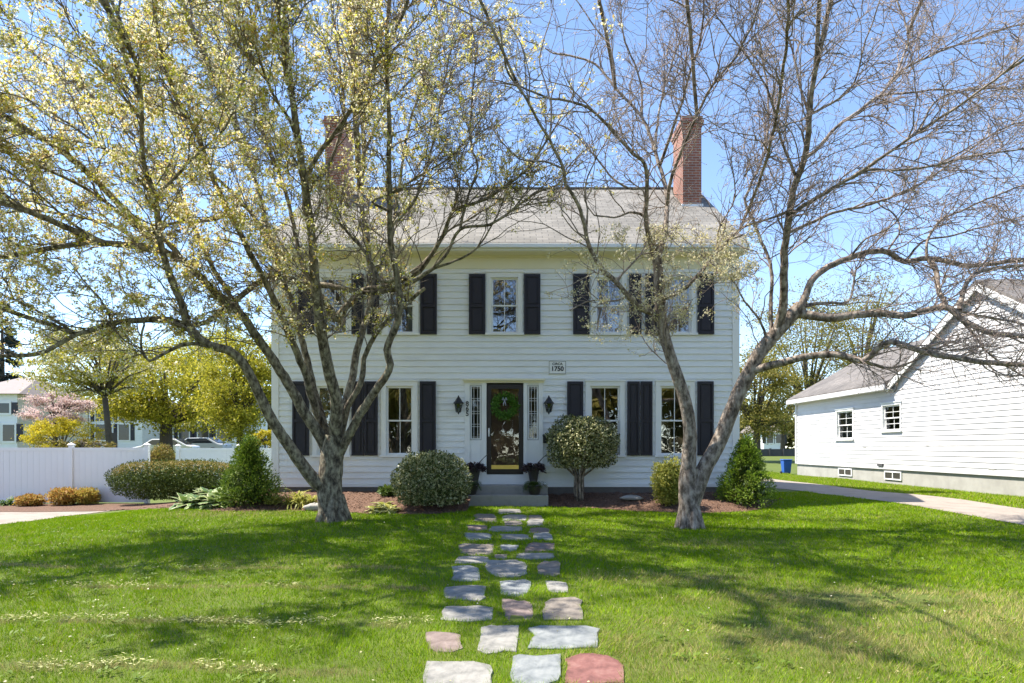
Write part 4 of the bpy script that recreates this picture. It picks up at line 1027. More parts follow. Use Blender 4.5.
def blossoms_left(t, tips):
    px, py = px_of(tips)
    cl = .5+.5*np.sin(tips[:, 0]*3.1+1)*np.sin(tips[:, 1]*2.7+2)*np.sin(tips[:, 2]*3.3)+.35*np.sin(tips[:, 0]*7+tips[:, 2]*6)
    keep = RNG.random(len(tips)) < np.where(px > 440, .26, np.where(px > 290, .58, .95))*np.clip(cl*1.7, .10, 1)
    C = tips[keep]; m = 9; i = np.repeat(np.arange(len(C)), m); P = C[i]+.022*RNG.normal(size=(len(i), 3))
    D = RNG.normal(size=P.shape)*.8+np.array([0, 0, .35])
    leaves('blossoms', P, D, np.array([0, 0, 1.])+.6*RNG.normal(size=P.shape), RNG.uniform(.032, .066, len(P)), RNG.uniform(.022, .040, len(P)), M['blossom'], t)
def blossoms_right(t, tips):
    px, py = px_of(tips)
    low = (px < 760) & (py > 225)
    keep = RNG.random(len(tips)) < .5
    C = tips[keep & ~low]; m = 2; i = np.repeat(np.arange(len(C)), m); P = C[i]+.008*RNG.normal(size=(len(i), 3))
    leaves('buds', P, RNG.normal(size=P.shape)+np.array([0, 0, .6]), RNG.normal(size=P.shape), RNG.uniform(.014, .03, len(P)), .014, M['bud'], t)
    C = tips[low]; m = 8; i = np.repeat(np.arange(len(C)), m); P = C[i]+.03*RNG.normal(size=(len(i), 3))
    leaves('blossoms', P, RNG.normal(size=P.shape)*.8+np.array([0, 0, .35]), np.array([0, 0, 1.])+.6*RNG.normal(size=P.shape), RNG.uniform(.025, .055, len(P)), RNG.uniform(.016, .032, len(P)), M['cream_flower'], t)

LEFT = [  # (pixel polyline, start radius px, end radius px, depth offset (None = join), depth change)
    ([(333, 524), (331, 505), (330, 485), (331, 465), (333, 448), (335, 436)], 24, 19, 0, 0),
    # low far-left limb
    ([(328, 490), (316, 482), (303, 466), (285, 440), (270, 417), (246, 368), (228, 350), (211, 346), (190, 329), (182, 305), (169, 273), (160, 241), (155, 197), (143, 160), (141, 98), (135, 60), (118, 15)], 12.5, 2.5, 0, -4.0),
    ([(190, 329), (169, 321), (141, 320), (112, 323), (88, 331), (76, 334), (55, 346), (35, 354), (-10, 356)], 6.5, 3.2, None, -1.2),
    ([(76, 331), (53, 320), (21, 304), (-15, 288)], 3, 1.5, None, -.5),
    ([(211, 347), (195, 343), (175, 347), (160, 355), (150, 361), (142, 350), (141, 338), (144, 325)], 4.5, 1.8, None, -.8),
    ([(112, 322), (98, 300), (82, 280), (70, 262)], 2.5, 1.2, None, -.4),
    # second stem, arching far left
    ([(326, 446), (318, 432), (305, 413), (290, 386), (276, 364), (257, 335), (239, 311), (211, 287), (183, 259), (148, 247), (105, 242), (60, 246), (0, 257)], 11, 4, 0, -2.4),
    ([(239, 311), (225, 290), (205, 258), (183, 169+40), (160, 170), (120, 120), (85, 90), (67, 95-20), (32, 53), (0, 7)], 5, 1.8, None, 1.5),
    ([(183, 259), (160, 235), (125, 215), (90, 190), (50, 170), (0, 150)], 5, 2, None, -1.0),
    ([(148, 247), (110, 225), (60, 215), (0, 205)], 4, 1.5, None, .6),
    ([(105, 242), (70, 220), (30, 185), (-10, 160)], 3, 1.4, None, -.8),
    # crooked limb to the left from the crown centre
    ([(336, 320), (322, 298), (306, 285), (285, 277), (268, 276), (250, 287), (237, 298), (225, 305), (212, 318), (197, 325), (178, 324)], 7, 4, .3, -1.6),
    ([(285, 277), (270, 250), (255, 222), (240, 205), (215, 220), (180, 222), (150, 230)], 5, 2, None, -.8),
    # inner stems
    ([(330, 448), (322, 420), (310, 382), (303, 352), (299, 335), (292, 308), (283, 285), (270, 240), (262, 212), (255, 180), (238, 130), (225, 80), (215, 20)], 8, 2.5, .15, 1.8),
    ([(326, 440), (318, 415), (305, 372), (292, 339), (283, 317), (270, 290), (252, 255), (235, 220), (215, 180), (200, 140), (175, 90), (160, 40), (145, -60)], 8, 2.5, .25, -4.0),
    ([(335, 442), (336, 401), (329, 372), (323, 342), (318, 309), (315, 280), (312, 240), (306, 195), (298, 140), (290, 80), (283, 20), (282, -40), (300, -160)], 12, 3, 0, -5.0),
    ([(340, 430), (345, 408), (350, 386), (356, 353), (363, 328), (368, 312), (372, 290), (368, 250), (362, 200), (364, 150), (360, 90), (354, 20)], 8, 2.5, .1, 2.6),
    ([(341, 436), (348, 408), (360, 386), (365, 360), (376, 336), (389, 320), (405, 305), (425, 288)], 7, 3, .05, -.8),
    ([(337, 458), (346, 440), (355, 424), (371, 397), (386, 377), (391, 365), (387, 350), (397, 322), (400, 300), (396, 272), (392, 249), (391, 228), (389, 138), (388, 70), (390, 5), (398, -120)], 9, 2.2, 0, -3.6),
    # boughs over the house
    ([(340, 330), (352, 302), (366, 291), (384, 288), (400, 281), (418, 271), (437, 243), (449, 215), (455, 209), (483, 200), (505, 186), (529, 166), (554, 129)], 7, 1.6, None, -2.6),
    ([(306, 280), (330, 287), (366, 292), (400, 287), (434, 268), (449, 252), (461, 229), (489, 225), (514, 209), (535, 194), (557, 185)], 6, 1.6, None, -1.6),
    ([(461, 229), (466, 203), (478, 166), (472, 151), (469, 120), (475, 60), (470, 10)], 2.6, 1.2, None, .4),
    ([(449, 215), (457, 197), (461, 160), (468, 141)], 2, 1, None, .3),
    ([(434, 270), (471, 252), (492, 225), (505, 194), (514, 172)], 2.4, 1, None, -.4),
    ([(400, 281), (426, 259), (447, 232), (466, 222), (500, 200)], 3, 1.2, None, .4),
    ([(395, 275), (381, 280), (366, 252), (341, 225), (330, 200)], 4, 2, None, .8),
    ([(392, 232), (412, 203), (421, 181), (434, 141), (440, 100), (452, 40)], 3, 1.3, None, .7),
    ([(391, 210), (372, 203), (394, 191), (418, 176), (450, 155), (480, 120)], 2.6, 1.2, None, -.5),
    ([(312, 250), (305, 190), (318, 155), (331, 137), (355, 98), (369, 70), (387, 39), (405, 5), (425, -80)], 5.5, 2.2, None, -2.0),
    ([(299, 150), (289, 120), (271, 90), (257, 50), (250, 10)], 3.4, 1.6, None, -.8),
    ([(318, 300), (300, 255), (289, 197), (271, 151), (257, 105), (250, 60), (240, 10)], 5, 2, None, 1.0),
    ([(372, 280), (390, 240), (400, 190), (410, 130), (425, 80), (440, 20)], 4, 1.6, None, 1.2),
    ([(364, 150), (385, 110), (420, 70), (460, 40), (500, 20)], 2.6, 1.2, None, -.6),
    ([(306, 195), (330, 165), (345, 120), (340, 60), (330, 0)], 4, 1.8, None, .8),
    ([(270, 240), (240, 200), (205, 165), (180, 120), (165, 60), (150, 0)], 3.6, 1.6, None, 1.0),
    ([(155, 197), (120, 160), (80, 130), (30, 100), (-10, 90)], 3, 1.4, None, -.6),
    ([(141, 120), (110, 80), (80, 40), (60, 0)], 2.6, 1.2, None, -.5),
    ([(225, 80), (205, 50), (190, 0)], 2, 1.2, None, .4),
    ([(155, 197), (183, 169), (205, 148), (230, 120), (250, 60)], 3, 1.3, None, -.6),
    # wide boughs reaching out over the lawn, left and towards the viewer
    ([(163, 250), (60, 150), (-100, 60), (-300, -40)], 5.0, 5.7, None, -3.2),
    ([(105, 242), (0, 200), (-150, 150), (-340, 120)], 5.0, 5.7, None, -3.0),
    ([(135, 60), (60, -60), (-80, -180), (-250, -260)], 4.3, 5.0, None, -2.5),
    ([(76, 331), (-60, 285), (-250, 230)], 3.7, 4.3, None, -1.8),
    ([(238, 130), (185, 0), (120, -150), (40, -300)], 5.0, 5.7, None, -4.5),
    ([(292, 90), (262, -80), (200, -260), (100, -420)], 5.6, 6.4, None, -3.0),
    ([(362, 190), (350, 40), (330, -120), (290, -300)], 5.0, 5.7, None, -5.5),
    ([(141, 98), (90, -40), (10, -160), (-60, -330)], 4.3, 5.0, None, -2.2),
]
RIGHT = [
    ([(690, 530), (689, 505), (689, 485), (690, 468)], 20, 16.5, 0, 0),
    ([(688, 478), (689, 455), (690, 431), (684, 396), (672, 361), (663, 329), (660, 300), (658, 268), (654, 245)], 13.5, 8, 0, -.5),
    ([(656, 255), (650, 240), (646, 218), (648, 195), (646, 165), (630, 149), (602, 120), (581, 105), (542, 95), (515, 85)], 5.5, 1.5, None, -2.6),
    ([(658, 262), (663, 240), (666, 215), (666, 190), (655, 151), (641, 116), (616, 88), (595, 63), (575, 56), (553, 53)], 5.5, 1.5, None, 2.2),
    ([(665, 205), (672, 176), (684, 146), (697, 116), (711, 88), (739, 53), (762, -5), (775, -90)], 3.5, 1.3, None, -3.6),
    ([(655, 151), (660, 115), (668, 80), (676, 53), (693, 5)], 2.6, 1.2, None, .8),
    ([(667, 165), (678, 110), (690, 70), (700, 35), (702, -10), (695, -100)], 3, 1.2, None, -3.2),
    ([(641, 116), (640, 80), (625, 40), (620, 0)], 2.2, 1.1, None, -.4),
    ([(616, 88), (610, 50), (590, 20), (570, -10)], 2, 1, None, .4),
    ([(648, 190), (620, 185), (590, 150), (570, 130), (545, 120)], 2.4, 1.1, None, .5),
    # left lateral
    ([(660, 312), (643, 308), (628, 295), (615, 280), (600, 268), (589, 249), (582, 225), (576, 205), (563, 186), (560, 169), (546, 141), (521, 95), (507, 74), (499, 25)], 6, 1.5, None, -3.4),
    ([(586, 240), (587, 210), (586, 183), (602, 148)], 2, 1, None, -.3),
    ([(560, 169), (545, 160), (520, 158), (500, 140)], 1.8, 1, None, -.4),
    ([(546, 141), (550, 100), (540, 60), (550, 20)], 2, 1, None, .4),
    ([(615, 280), (628, 268), (640, 255)], 2.5, 1.3, None, .3),
    ([(628, 295), (610, 300), (590, 300), (570, 310)], 2, 1, None, -.6),
    ([(646, 214), (634, 212), (615, 217), (594, 215)], 2.6, 1.3, None, -.5),
    # right lateral of the left stem
    ([(661, 300), (675, 294), (694, 279), (717, 252), (740, 229), (759, 222), (786, 212)], 4.5, 1.8, None, -.8),
    ([(717, 252), (722, 225), (735, 200), (733, 170)], 2, 1, None, -.4),
    # right stem, leaning
    ([(691, 505), (697, 488), (705, 468), (720, 440), (732, 409), (748, 374), (763, 348), (786, 322), (801, 306)], 14.5, 11, 0, -.2),
    ([(778, 332), (783, 300), (785, 265), (786, 245), (791, 218), (797, 185), (807, 158), (811, 116), (817, 70), (830, 10), (835, -20), (838, -130)], 8.5, 2.6, None, -3.6),
    ([(770, 340), (772, 300), (770, 268), (755, 222), (746, 203), (750, 186), (765, 150), (768, 100), (760, 40)], 4, 1.5, None, .9),
    ([(811, 116), (800, 80), (790, 40), (770, 0)], 2.6, 1.2, None, .5),
    ([(797, 180), (780, 140), (765, 90), (740, 50), (720, 20)], 2.8, 1.2, None, -.6),
    ([(790, 222), (800, 208), (831, 190), (870, 165), (919, 130), (951, 112), (993, 81), (1030, 50)], 4.2, 1.5, None, -2.6),
    ([(850, 178), (870, 169), (895, 170), (937, 165), (972, 155), (1030, 148)], 2.8, 1.3, None, -.4),
    ([(805, 162), (820, 145), (842, 123), (884, 91), (902, 62), (909, 32), (896, -5)], 3.6, 1.4, None, .9),
    ([(884, 91), (902, 70), (930, 56), (965, 42), (1030, 20)], 2.6, 1.2, None, .5),
    ([(878, 96), (909, 93), (937, 90), (961, 93), (970, 100)], 2.2, 1.3, None, -.3),
    ([(919, 130), (940, 100), (975, 90), (1030, 88)], 2, 1.1, None, .6),
    ([(810, 116), (850, 90), (865, 40), (880, 0)], 2.4, 1.1, None, -.7),
    ([(790, 235), (830, 215), (870, 205), (920, 185), (1000, 130), (1030, 120)], 3, 1.4, None, 1.4),
    # low sweeping limbs to the right
    ([(748, 376), (757, 370), (772, 366), (800, 359), (835, 354), (855, 357), (867, 362), (880, 350), (895, 343), (919, 350), (940, 355), (979, 361), (1035, 365)], 7.5, 4.2, None, -2.6),
    ([(867, 362), (888, 368), (912, 362), (930, 354), (945, 345)], 3, 1.5, None, .5),
    ([(795, 312), (807, 315), (835, 317), (870, 313), (902, 315), (930, 308), (946, 306), (965, 322), (993, 333), (1035, 337)], 8.5, 4.5, None, -1.4),
    ([(946, 306), (965, 312), (985, 318), (1035, 326)], 3, 1.5, None, .5),
    ([(955, 314), (975, 335), (990, 355), (1030, 380)], 2.6, 1.3, None, -.5),
    ([(799, 306), (825, 303), (849, 301), (854, 287), (856, 270)], 4, 1.5, None, .7),
    ([(797, 300), (810, 283), (828, 268), (849, 259), (870, 253), (888, 253), (905, 262), (930, 259), (972, 266), (1035, 258)], 6.5, 3.6, None, .6),
    ([(930, 259), (937, 272), (938, 288), (946, 304)], 4.6, 4.2, None, -.9),
    ([(958, 310), (961, 297), (968, 278), (986, 269), (1035, 264)], 4.8, 2.8, None, .8),
    ([(937, 272), (928, 256), (930, 237), (942, 220), (956, 213), (987, 199), (1035, 180)], 2.8, 1.2, None, .5),
    ([(888, 253), (900, 232), (895, 215), (880, 205)], 2, 1.1, None, .4),
    ([(905, 262), (925, 240), (960, 232), (1030, 215)], 2.2, 1.2, None, .9),
    ([(849, 259), (865, 240), (890, 228), (905, 210)], 2, 1.1, None, -.5),
    ([(774, 345), (760, 320), (745, 300), (735, 280), (720, 270)], 2.6, 1.2, None, -.6),
    ([(1005, 334), (1030, 345), (1070, 350)], 2, 1, None, -.4),
    # boughs reaching over the lawn towards the viewer
    ([(616, 88), (592, -40), (560, -160), (515, -300)], 3.1, 3.6, None, -5.5),
    ([(697, 116), (688, 0), (655, -150), (600, -320)], 3.1, 3.6, None, -3.5),
    ([(521, 95), (480, 0), (430, -120), (380, -260)], 2.5, 2.9, None, -2.6),
    ([(817, 70), (825, -80), (800, -220), (750, -380)], 3.7, 4.3, None, -3.4),
    ([(909, 32), (960, -80), (1040, -200), (1100, -320)], 2.8, 3.2, None, -4.5),
    ([(1000, 76), (1080, 20), (1180, -50), (1300, -120)], 2.5, 2.9, None, -2.2),
    ([(740, 229), (770, 150), (790, 20), (780, -140)], 2.5, 2.9, None, -5.0),
]
def low_left(P):
    px, py = px_of(P)
    lim = np.interp(px, [-200, 0, 100, 200, 260, 330, 420, 470, 520, 600], [380, 375, 385, 375, 350, 340, 330, 290, 225, 200])
    bad = (px > 415) & (py > 215) & (RNG.random(len(P)) < .75)
    return (py < lim) & ~bad
def low_right(P):
    px, py = px_of(P)
    lim = np.interp(px, [450, 520, 580, 640, 740, 790, 860, 1000, 1300], [215, 290, 335, 360, 350, 375, 395, 400, 400])
    bad = (px < 600) & (py < 300) & (RNG.random(len(P)) < .45)
    return (py < lim) & ~bad
big_tree('dogwood_tree', 'multi-stemmed flowering tree with yellow-green and cream blossoms, left of the walk', (333, 521), LEFT, M['bark_left'], M['twig_left'], blossoms_left, low_left, seed=21, step=.19, up=.03)
big_tree('dogwood_tree', 'forked nearly bare tree with pinkish buds, right of the walk', (690, 528), RIGHT, M['bark_right'], M['twig_right'], blossoms_right, low_right, seed=34, step=.19, up=.03)

# ------------------------------------------------------------------ background houses, cars, trees
def far_house(label, x0, x1, y, z0, depth, eave, ridge, wins_, side=1, door=None, hip=False):
    t = thing('distant_house', label, 'house', ((x0+x1)/2, y, z0))
    b = MB(); b.box(x0, x1, y, y+depth, z0-.5, eave); b.build('wall', M['siding'], t)
    b = MB(); o = .4
    if hip:
        m = (x1-x0)*.32
        v = [(x0-o, y-o, eave), (x1+o, y-o, eave), (x1+o, y+depth+o, eave), (x0-o, y+depth+o, eave), (x0+m, y+depth/2, ridge), (x1-m, y+depth/2, ridge)]
        b.add(v, [(0, 1, 5, 4), (1, 2, 5), (2, 3, 4, 5), (3, 0, 4), (3, 2, 1, 0)])
    else:
        b.prism([(x0-o, y-o, eave-.1), (x0-o, y+depth/2, ridge), (x0-o, y+depth+o, eave-.1)], (x1-x0+2*o, 0, 0))
    b.build('roof', M['roof_far'], t)
    for wx_, wz_, ww, wh in wins_:
        b = MB(); b.box(wx_-ww/2-.12, wx_+ww/2+.12, y-.06, y-.003, wz_-.12, wz_+wh+.12); f = b.build('window', M['trim'], t)
        b = MB(); b.box(wx_-ww/2, wx_+ww/2, y-.075, y-.061, wz_, wz_+wh); b.build('pane', surface('dark_far_pane', [(.03, .035, .04), (.06, .07, .08)], rough=.1), f)
        for s in (-1, 1):
            b = MB(); b.box(wx_+s*(ww/2+.32)-.19, wx_+s*(ww/2+.32)+.19, y-.05, y-.004, wz_-.05, wz_+wh+.05); b.build('shutter', M['shutter'], f)
    if door:
        b = MB(); b.box(door-.5, door+.5, y-.06, y-.003, z0, z0+2.1); b.build('door', M['door'], t)
    return t
def rp(px, py, d): v = ray(px, py, d); return v
d = 42.0; a = rp(-40, 447, d); b_ = rp(17, 447, d)
far_house('white house with a brownish hip roof at the left picture edge', a.x, b_.x, d, .8, 7, rp(0, 394, d).z, rp(0, 372, d).z, [(rp(9, 0, d).x, rp(0, 441, d).z, .7, 1.0), (rp(-6, 0, d).x, rp(0, 441, d).z, .7, 1.0), (rp(3, 0, d).x, rp(0, 413, d).z, .8, .6), (rp(-16, 0, d).x, rp(0, 413, d).z, .8, .6)], hip=True)
d = 66.0
far_house('white shuttered house behind the pink cherry and spreading yellow tree', rp(62, 0, d).x, rp(142, 0, d).x, d, .95, 9, rp(0, 407, d).z, rp(0, 395, d).z, [(rp(p_, 0, d).x, rp(0, q_, d).z, 1.0, 1.5) for p_ in (78, 101, 124) for q_ in (440, 421)], door=rp(112, 0, d).x)
d = 70.0
far_house('white house far behind the trees, right of the spreading yellow tree', rp(170, 0, d).x, rp(236, 0, d).x, d, .95, 9, rp(0, 412, d).z, rp(0, 398, d).z, [(rp(p_, 0, d).x, rp(0, q_, d).z, 1.0, 1.5) for p_ in (184, 203, 222) for q_ in (441, 424)])
d = 78.0
far_house('small white house seen far off between the two big houses', rp(764, 0, d).x, rp(785, 0, d).x, d, 1.0, 7, rp(0, 431, d).z, rp(0, 423, d).z, [(rp(p_, 0, d).x, rp(0, 443, d).z, .7, 1.0) for p_ in (770, 779)])
def car(label, x, y, rz, paint):
    z = float(terrain(x, y)); t = thing('parked_car', label, 'car', (x, y, z), 'cars parked beyond the fence'); t.location = (0, 0, 0); OFF[t.name] = Vector((0, 0, 0))
    prof = [(-2.2, .35), (-2.25, .75), (-1.5, .92), (-.75, 1.42), (.9, 1.45), (1.75, .98), (2.2, .9), (2.25, .35)]
    b = MB(); b.prism([(u, -.85, w_) for u, w_ in prof], (0, 1.7, 0)); b.build('body', paint, t, bevel=.08)
    b = MB()
    for s in (-.853, .833): b.prism([(-1.25, s, .98), (-.68, s, 1.36), (.82, s, 1.38), (1.45, s, .99)], (0, .02, 0))
    b.prism([(-1.47, -.72, .96), (-1.47, .72, .96), (-.80, .66, 1.40), (-.80, -.66, 1.40)], (-.012, 0, .018)); b.prism([(1.70, -.72, 1.02), (1.70, .72, 1.02), (.95, .66, 1.44), (.95, -.66, 1.44)], (.012, 0, .018))
    b.build('windows', M['glass_far'] if False else surface('car_glass', [(.02, .025, .03), (.04, .045, .05)], rough=.08), t)
    for u in (-1.4, 1.4):
        for s in (-1, 1):
            b = MB(); b.tube([(u, s*.70, .33), (u, s*.90, .33)], .33, 18); wh = b.build('wheel', M['tyre'], t)
            b = MB(); b.tube([(u, s*.901, .33), (u, s*.915, .33)], .19, 12); b.build('rim', M['car_grey'], wh)
    t.location = (x, y, z); t.rotation_euler = (0, 0, rz); OFF[t.name] = Vector((x, y, z))
car('white parked car just past the fence post, left one of two', rp(166, 0, 52).x, 52, .1, M['car_white'])
car('silver parked car farther right behind the low white fence', rp(201, 0, 56).x, 56, -.05, M['car_grey'])
# dark board fence far behind on the right
fx0, fx1, fd = rp(757, 0, 52).x, rp(800, 0, 52).x, 52.0
ft = thing('board_fence', 'low dark board fence far behind, between the two houses', 'fence', (fx0, fd, 1.0))
b = MB(); zt_ = rp(0, 449, fd).z; zg = float(terrain(fx0, fd)); b.box(fx0, fx1, fd-.02, fd+.02, zt_-.55, zt_); b.build('rail', M['grey_wood'], ft)
for p_ in (757, 770, 784, 800):
    b = MB(); x = rp(p_, 0, fd).x; b.box(x-.08, x+.08, fd-.1, fd-.022, zg-.3, zt_+.05); b.build('post', M['grey_wood'], ft)

def crown_tree(name, label, pos, h, crown_c, rad, n, L, W, mats, trunk_r=.25, nclump=60, cat='tree', group=None, seed=0, mi=None, flat=.8, nbr=26):
    r = np.random.default_rng(seed+100); pos = Vector(pos); cc = np.array(crown_c)
    t = thing(name, label, cat, pos, group)
    d_ = unit(r.normal(size=(nclump, 3))); C = cc+d_*np.array(rad)*(r.uniform(.25, 1, nclump)**.6)[:, None]
    cr = min(rad)*r.uniform(.16, .36, nclump)
    i = r.integers(0, nclump, n); q = r.normal(size=(n, 3))*np.array([.75, .75, .42*flat])
    P = C[i]+q*cr[i][:, None]
    leaves('crown', P, r.normal(size=(n, 3))+np.array([0, 0, .1]), np.array([0, 0, .8])+r.normal(size=(n, 3))*.8, L*r.uniform(.6, 1.3, n), W*r.uniform(.7, 1.2, n), mats, t, mi=None if mi is None else (r.random(n) < mi).astype(int))
    b = MB(); top = Vector(cc)
    fork = pos.lerp(Vector((pos.x*.6+cc[0]*.4, pos.y, cc[2]-rad[2]*.75)), 1.0); fork.z = max(fork.z, pos.z+.5)
    b.tube([pos-Vector((0, 0, .2)), pos.lerp(fork, .5), fork], [trunk_r*1.25, trunk_r, trunk_r*.85], 9)
    for k in range(min(nbr, nclump)):
        e = Vector(C[k]); m = fork.lerp(e, .5)+Vector((r.uniform(-.2, .2), r.uniform(-.2, .2), .25))
        b.tube([fork, m, e], [trunk_r*.45, trunk_r*.26, .02], 5)
    b.build('trunk', M['bark'], t)
    return t
def bgtree(name, label, px, d_, pyc, rxp, rzp, n, L, mats, trunk_r=.25, group=None, seed=0, mi=None, nclump=60, pxc=None, flat=.8, ry=None):
    x = rp(px, 0, d_).x; xc = rp(pxc if pxc is not None else px, 0, d_).x; S = d_/FPX
    return crown_tree(name, label, (x, d_, float(terrain(x, d_))), 5, (xc, d_, rp(0, pyc, d_).z), (rxp*S, ry or rxp*S*.8, rzp*S), n, L, L*.6, mats, trunk_r, nclump, 'tree', group, seed, mi, flat)
bgtree('dogwood_tree', 'white-flowering tree behind the fence at left, above the pink cherry', 113, 36, 366, 58, 40, 15000, .14, [M['tree_yellow'], M['dogwood_white']], .16, mi=.45, seed=1, nclump=110, pxc=92, flat=.5)
bgtree('spreading_tree', 'spreading yellow-green tree with a short thick trunk behind the parked cars', 166, 46, 388, 76, 48, 22000, .20, M['tree_yellow'], .42, seed=2, nclump=120, flat=.6)
bgtree('leafy_tree', 'tall yellow-green tree just left of the house corner', 240, 38, 386, 48, 58, 19000, .16, M['tree_yellow'], .2, seed=3, nclump=110)
bgtree('leafy_tree', 'yellow-green tree farther back over the white fence', 205, 60, 378, 60, 50, 10000, .26, M['tree_yellow'], .3, seed=13, nclump=80)
bgtree('cherry_tree', 'pink blossoming cherry tree beside the white house at left', 55, 40, 409, 34, 18, 9500, .12, M['cherry'], .14, seed=4, nclump=70, flat=.6)
bgtree('forsythia_shrub', 'bright yellow forsythia shrub below the pink cherry tree', 62, 36, 436, 38, 17, 9000, .10, M['forsythia'], .06, seed=5, nclump=60)
bgtree('forsythia_shrub', 'small yellow forsythia shrub at the house corner behind the fence', 265, 34, 437, 10, 9, 1800, .09, M['forsythia'], .05, seed=6, nclump=24)
bgtree('low_shrub', 'dark low shrub hedge behind the fence below the forsythia', 80, 30, 445, 40, 7, 2500, .08, M['hedge_new'], .05, seed=7, nclump=40)
def spruce(label, px, d_, pyt, hw, seed):
    r = np.random.default_rng(seed); x = rp(px, 0, d_).x; z0 = float(terrain(x, d_)); zt = rp(0, pyt, d_).z; H = zt-z0; Rb = hw*d_/FPX
    t = thing('spruce_tree', label, 'tree', (x, d_, z0))
    n = 9000; nb_ = 90; hb = r.uniform(.06, .98, nb_); ab = r.uniform(0, 6.283, nb_); i = r.integers(0, nb_, n); f = r.uniform(.1, 1, n); rr = Rb*(1-hb[i])**.8*f
    aa = ab[i]+r.normal(size=n)*.16
    P = np.stack([x+rr*np.cos(aa), d_+rr*np.sin(aa), z0+hb[i]*H-rr*.25+r.normal(size=n)*.12], 1)
    leaves('crown', P, np.stack([np.cos(aa), np.sin(aa), -.5+0*aa], 1)+.5*r.normal(size=(n, 3)), r.normal(size=(n, 3)), .5*r.uniform(.6, 1.2, n), .12, M['spruce'], t)
    b = MB(); b.tube([(x, d_, z0-.2), (x, d_, z0+H*.6), (x, d_, z0+H*.98)], [.3, .18, .03], 8)
    for k in range(nb_): e = Vector((x+Rb*(1-hb[k])**.8*math.cos(ab[k]), d_+Rb*(1-hb[k])**.8*math.sin(ab[k]), z0+hb[k]*H-.25*Rb*(1-hb[k])**.8)); b.tube([(x, d_, z0+hb[k]*H), e], [.05, .015], 4)
    b.build('trunk', M['bark'], t)
spruce('dark spruce standing behind the white house at the left edge', 2, 62, 298, 34, 8)
spruce('dark spruce seen far behind the white-flowering tree', 112, 80, 325, 26, 9)
bgtree('olive_tree', 'olive-leaved tree with a forked trunk right of the main house corner', 757, 44, 393, 40, 52, 16000, .15, M['tree_olive'], .25, seed=10, nclump=120)
bgtree('olive_tree', 'airy olive tree standing behind the wing of the neighbouring house', 808, 56, 352, 60, 72, 17000, .18, M['tree_olive'], .3, seed=11, nclump=150)
bgtree('olive_tree', 'tall thin-leaved tree rising behind the ridge of the neighbouring wing', 862, 60, 330, 46, 58, 7500, .18, M['tree_olive'], .28, seed=12, nclump=130)
bgtree('olive_tree', 'low bushy tree between the far white house and the neighbouring wall', 783, 62, 408, 24, 26, 5000, .2, M['tree_olive'], .2, seed=14, nclump=50)
# trees across the street behind the camera: seen as reflections in the panes
for i, (x, y_, h) in enumerate(((-19, -21, 5.5), (-9.5, -19, 5.2), (-1.5, -23, 6.2), (6.5, -20, 5.0), (15, -22, 6.0), (26, -20, 5.6), (-30, -22, 6))):
    crown_tree('street_tree', 'yellow-green tree across the street, seen only as a window reflection', (x, y_, -.05), h, (x, y_, h*.62+3), (5.0, 3.5, h*.85), 9500, .40, .26, M['tree_olive'], .25, 90, 'tree', 'trees across the street', 40+i)

wr2 = np.random.default_rng(91); n = 42000; x = wr2.uniform(-150, 150, n); top = 7.2+1.6*np.sin(x*.11)+1.1*np.sin(x*.31+1)+.7*np.sin(x*.9)
P = np.stack([x, 118+wr2.uniform(-5, 5, n)+4*np.sin(x*.2), .8+top*wr2.uniform(0, 1, n)**.7*wr2.uniform(.75, 1.08, n)], 1)
o = leaves('distant_woods', P, wr2.normal(size=P.shape), wr2.normal(size=P.shape), wr2.uniform(.7, 1.5, n), wr2.uniform(.5, 1.0, n), leafy('distant_leaf', [(.10, .11, .03), (.18, .18, .045), (.25, .22, .07), (.08, .09, .03)], trans=.3), loc=(0, 118, 0)); tag(o, kind='stuff')
P = np.stack([RNG.uniform(-32, 32, 16000), -17.5+RNG.uniform(-.9, .9, 16000), RNG.uniform(-.1, 2.3, 16000)], 1)
o = leaves('added_hedge', P, RNG.normal(size=P.shape), RNG.normal(size=P.shape), .34, .2, leafy('brown_green_leaf', [(.10, .075, .03), (.16, .12, .05), (.09, .09, .025)], trans=.2), loc=(0, -17.5, 0))  # added behind the camera to cover bright sky mirrored in the door glass
tag(o, 'long brownish hedge added behind the viewer to block bright sky in the door reflection', 'hedge')
o['label'] = 'brownish hedge added across the street to block bright sky in the door reflection'

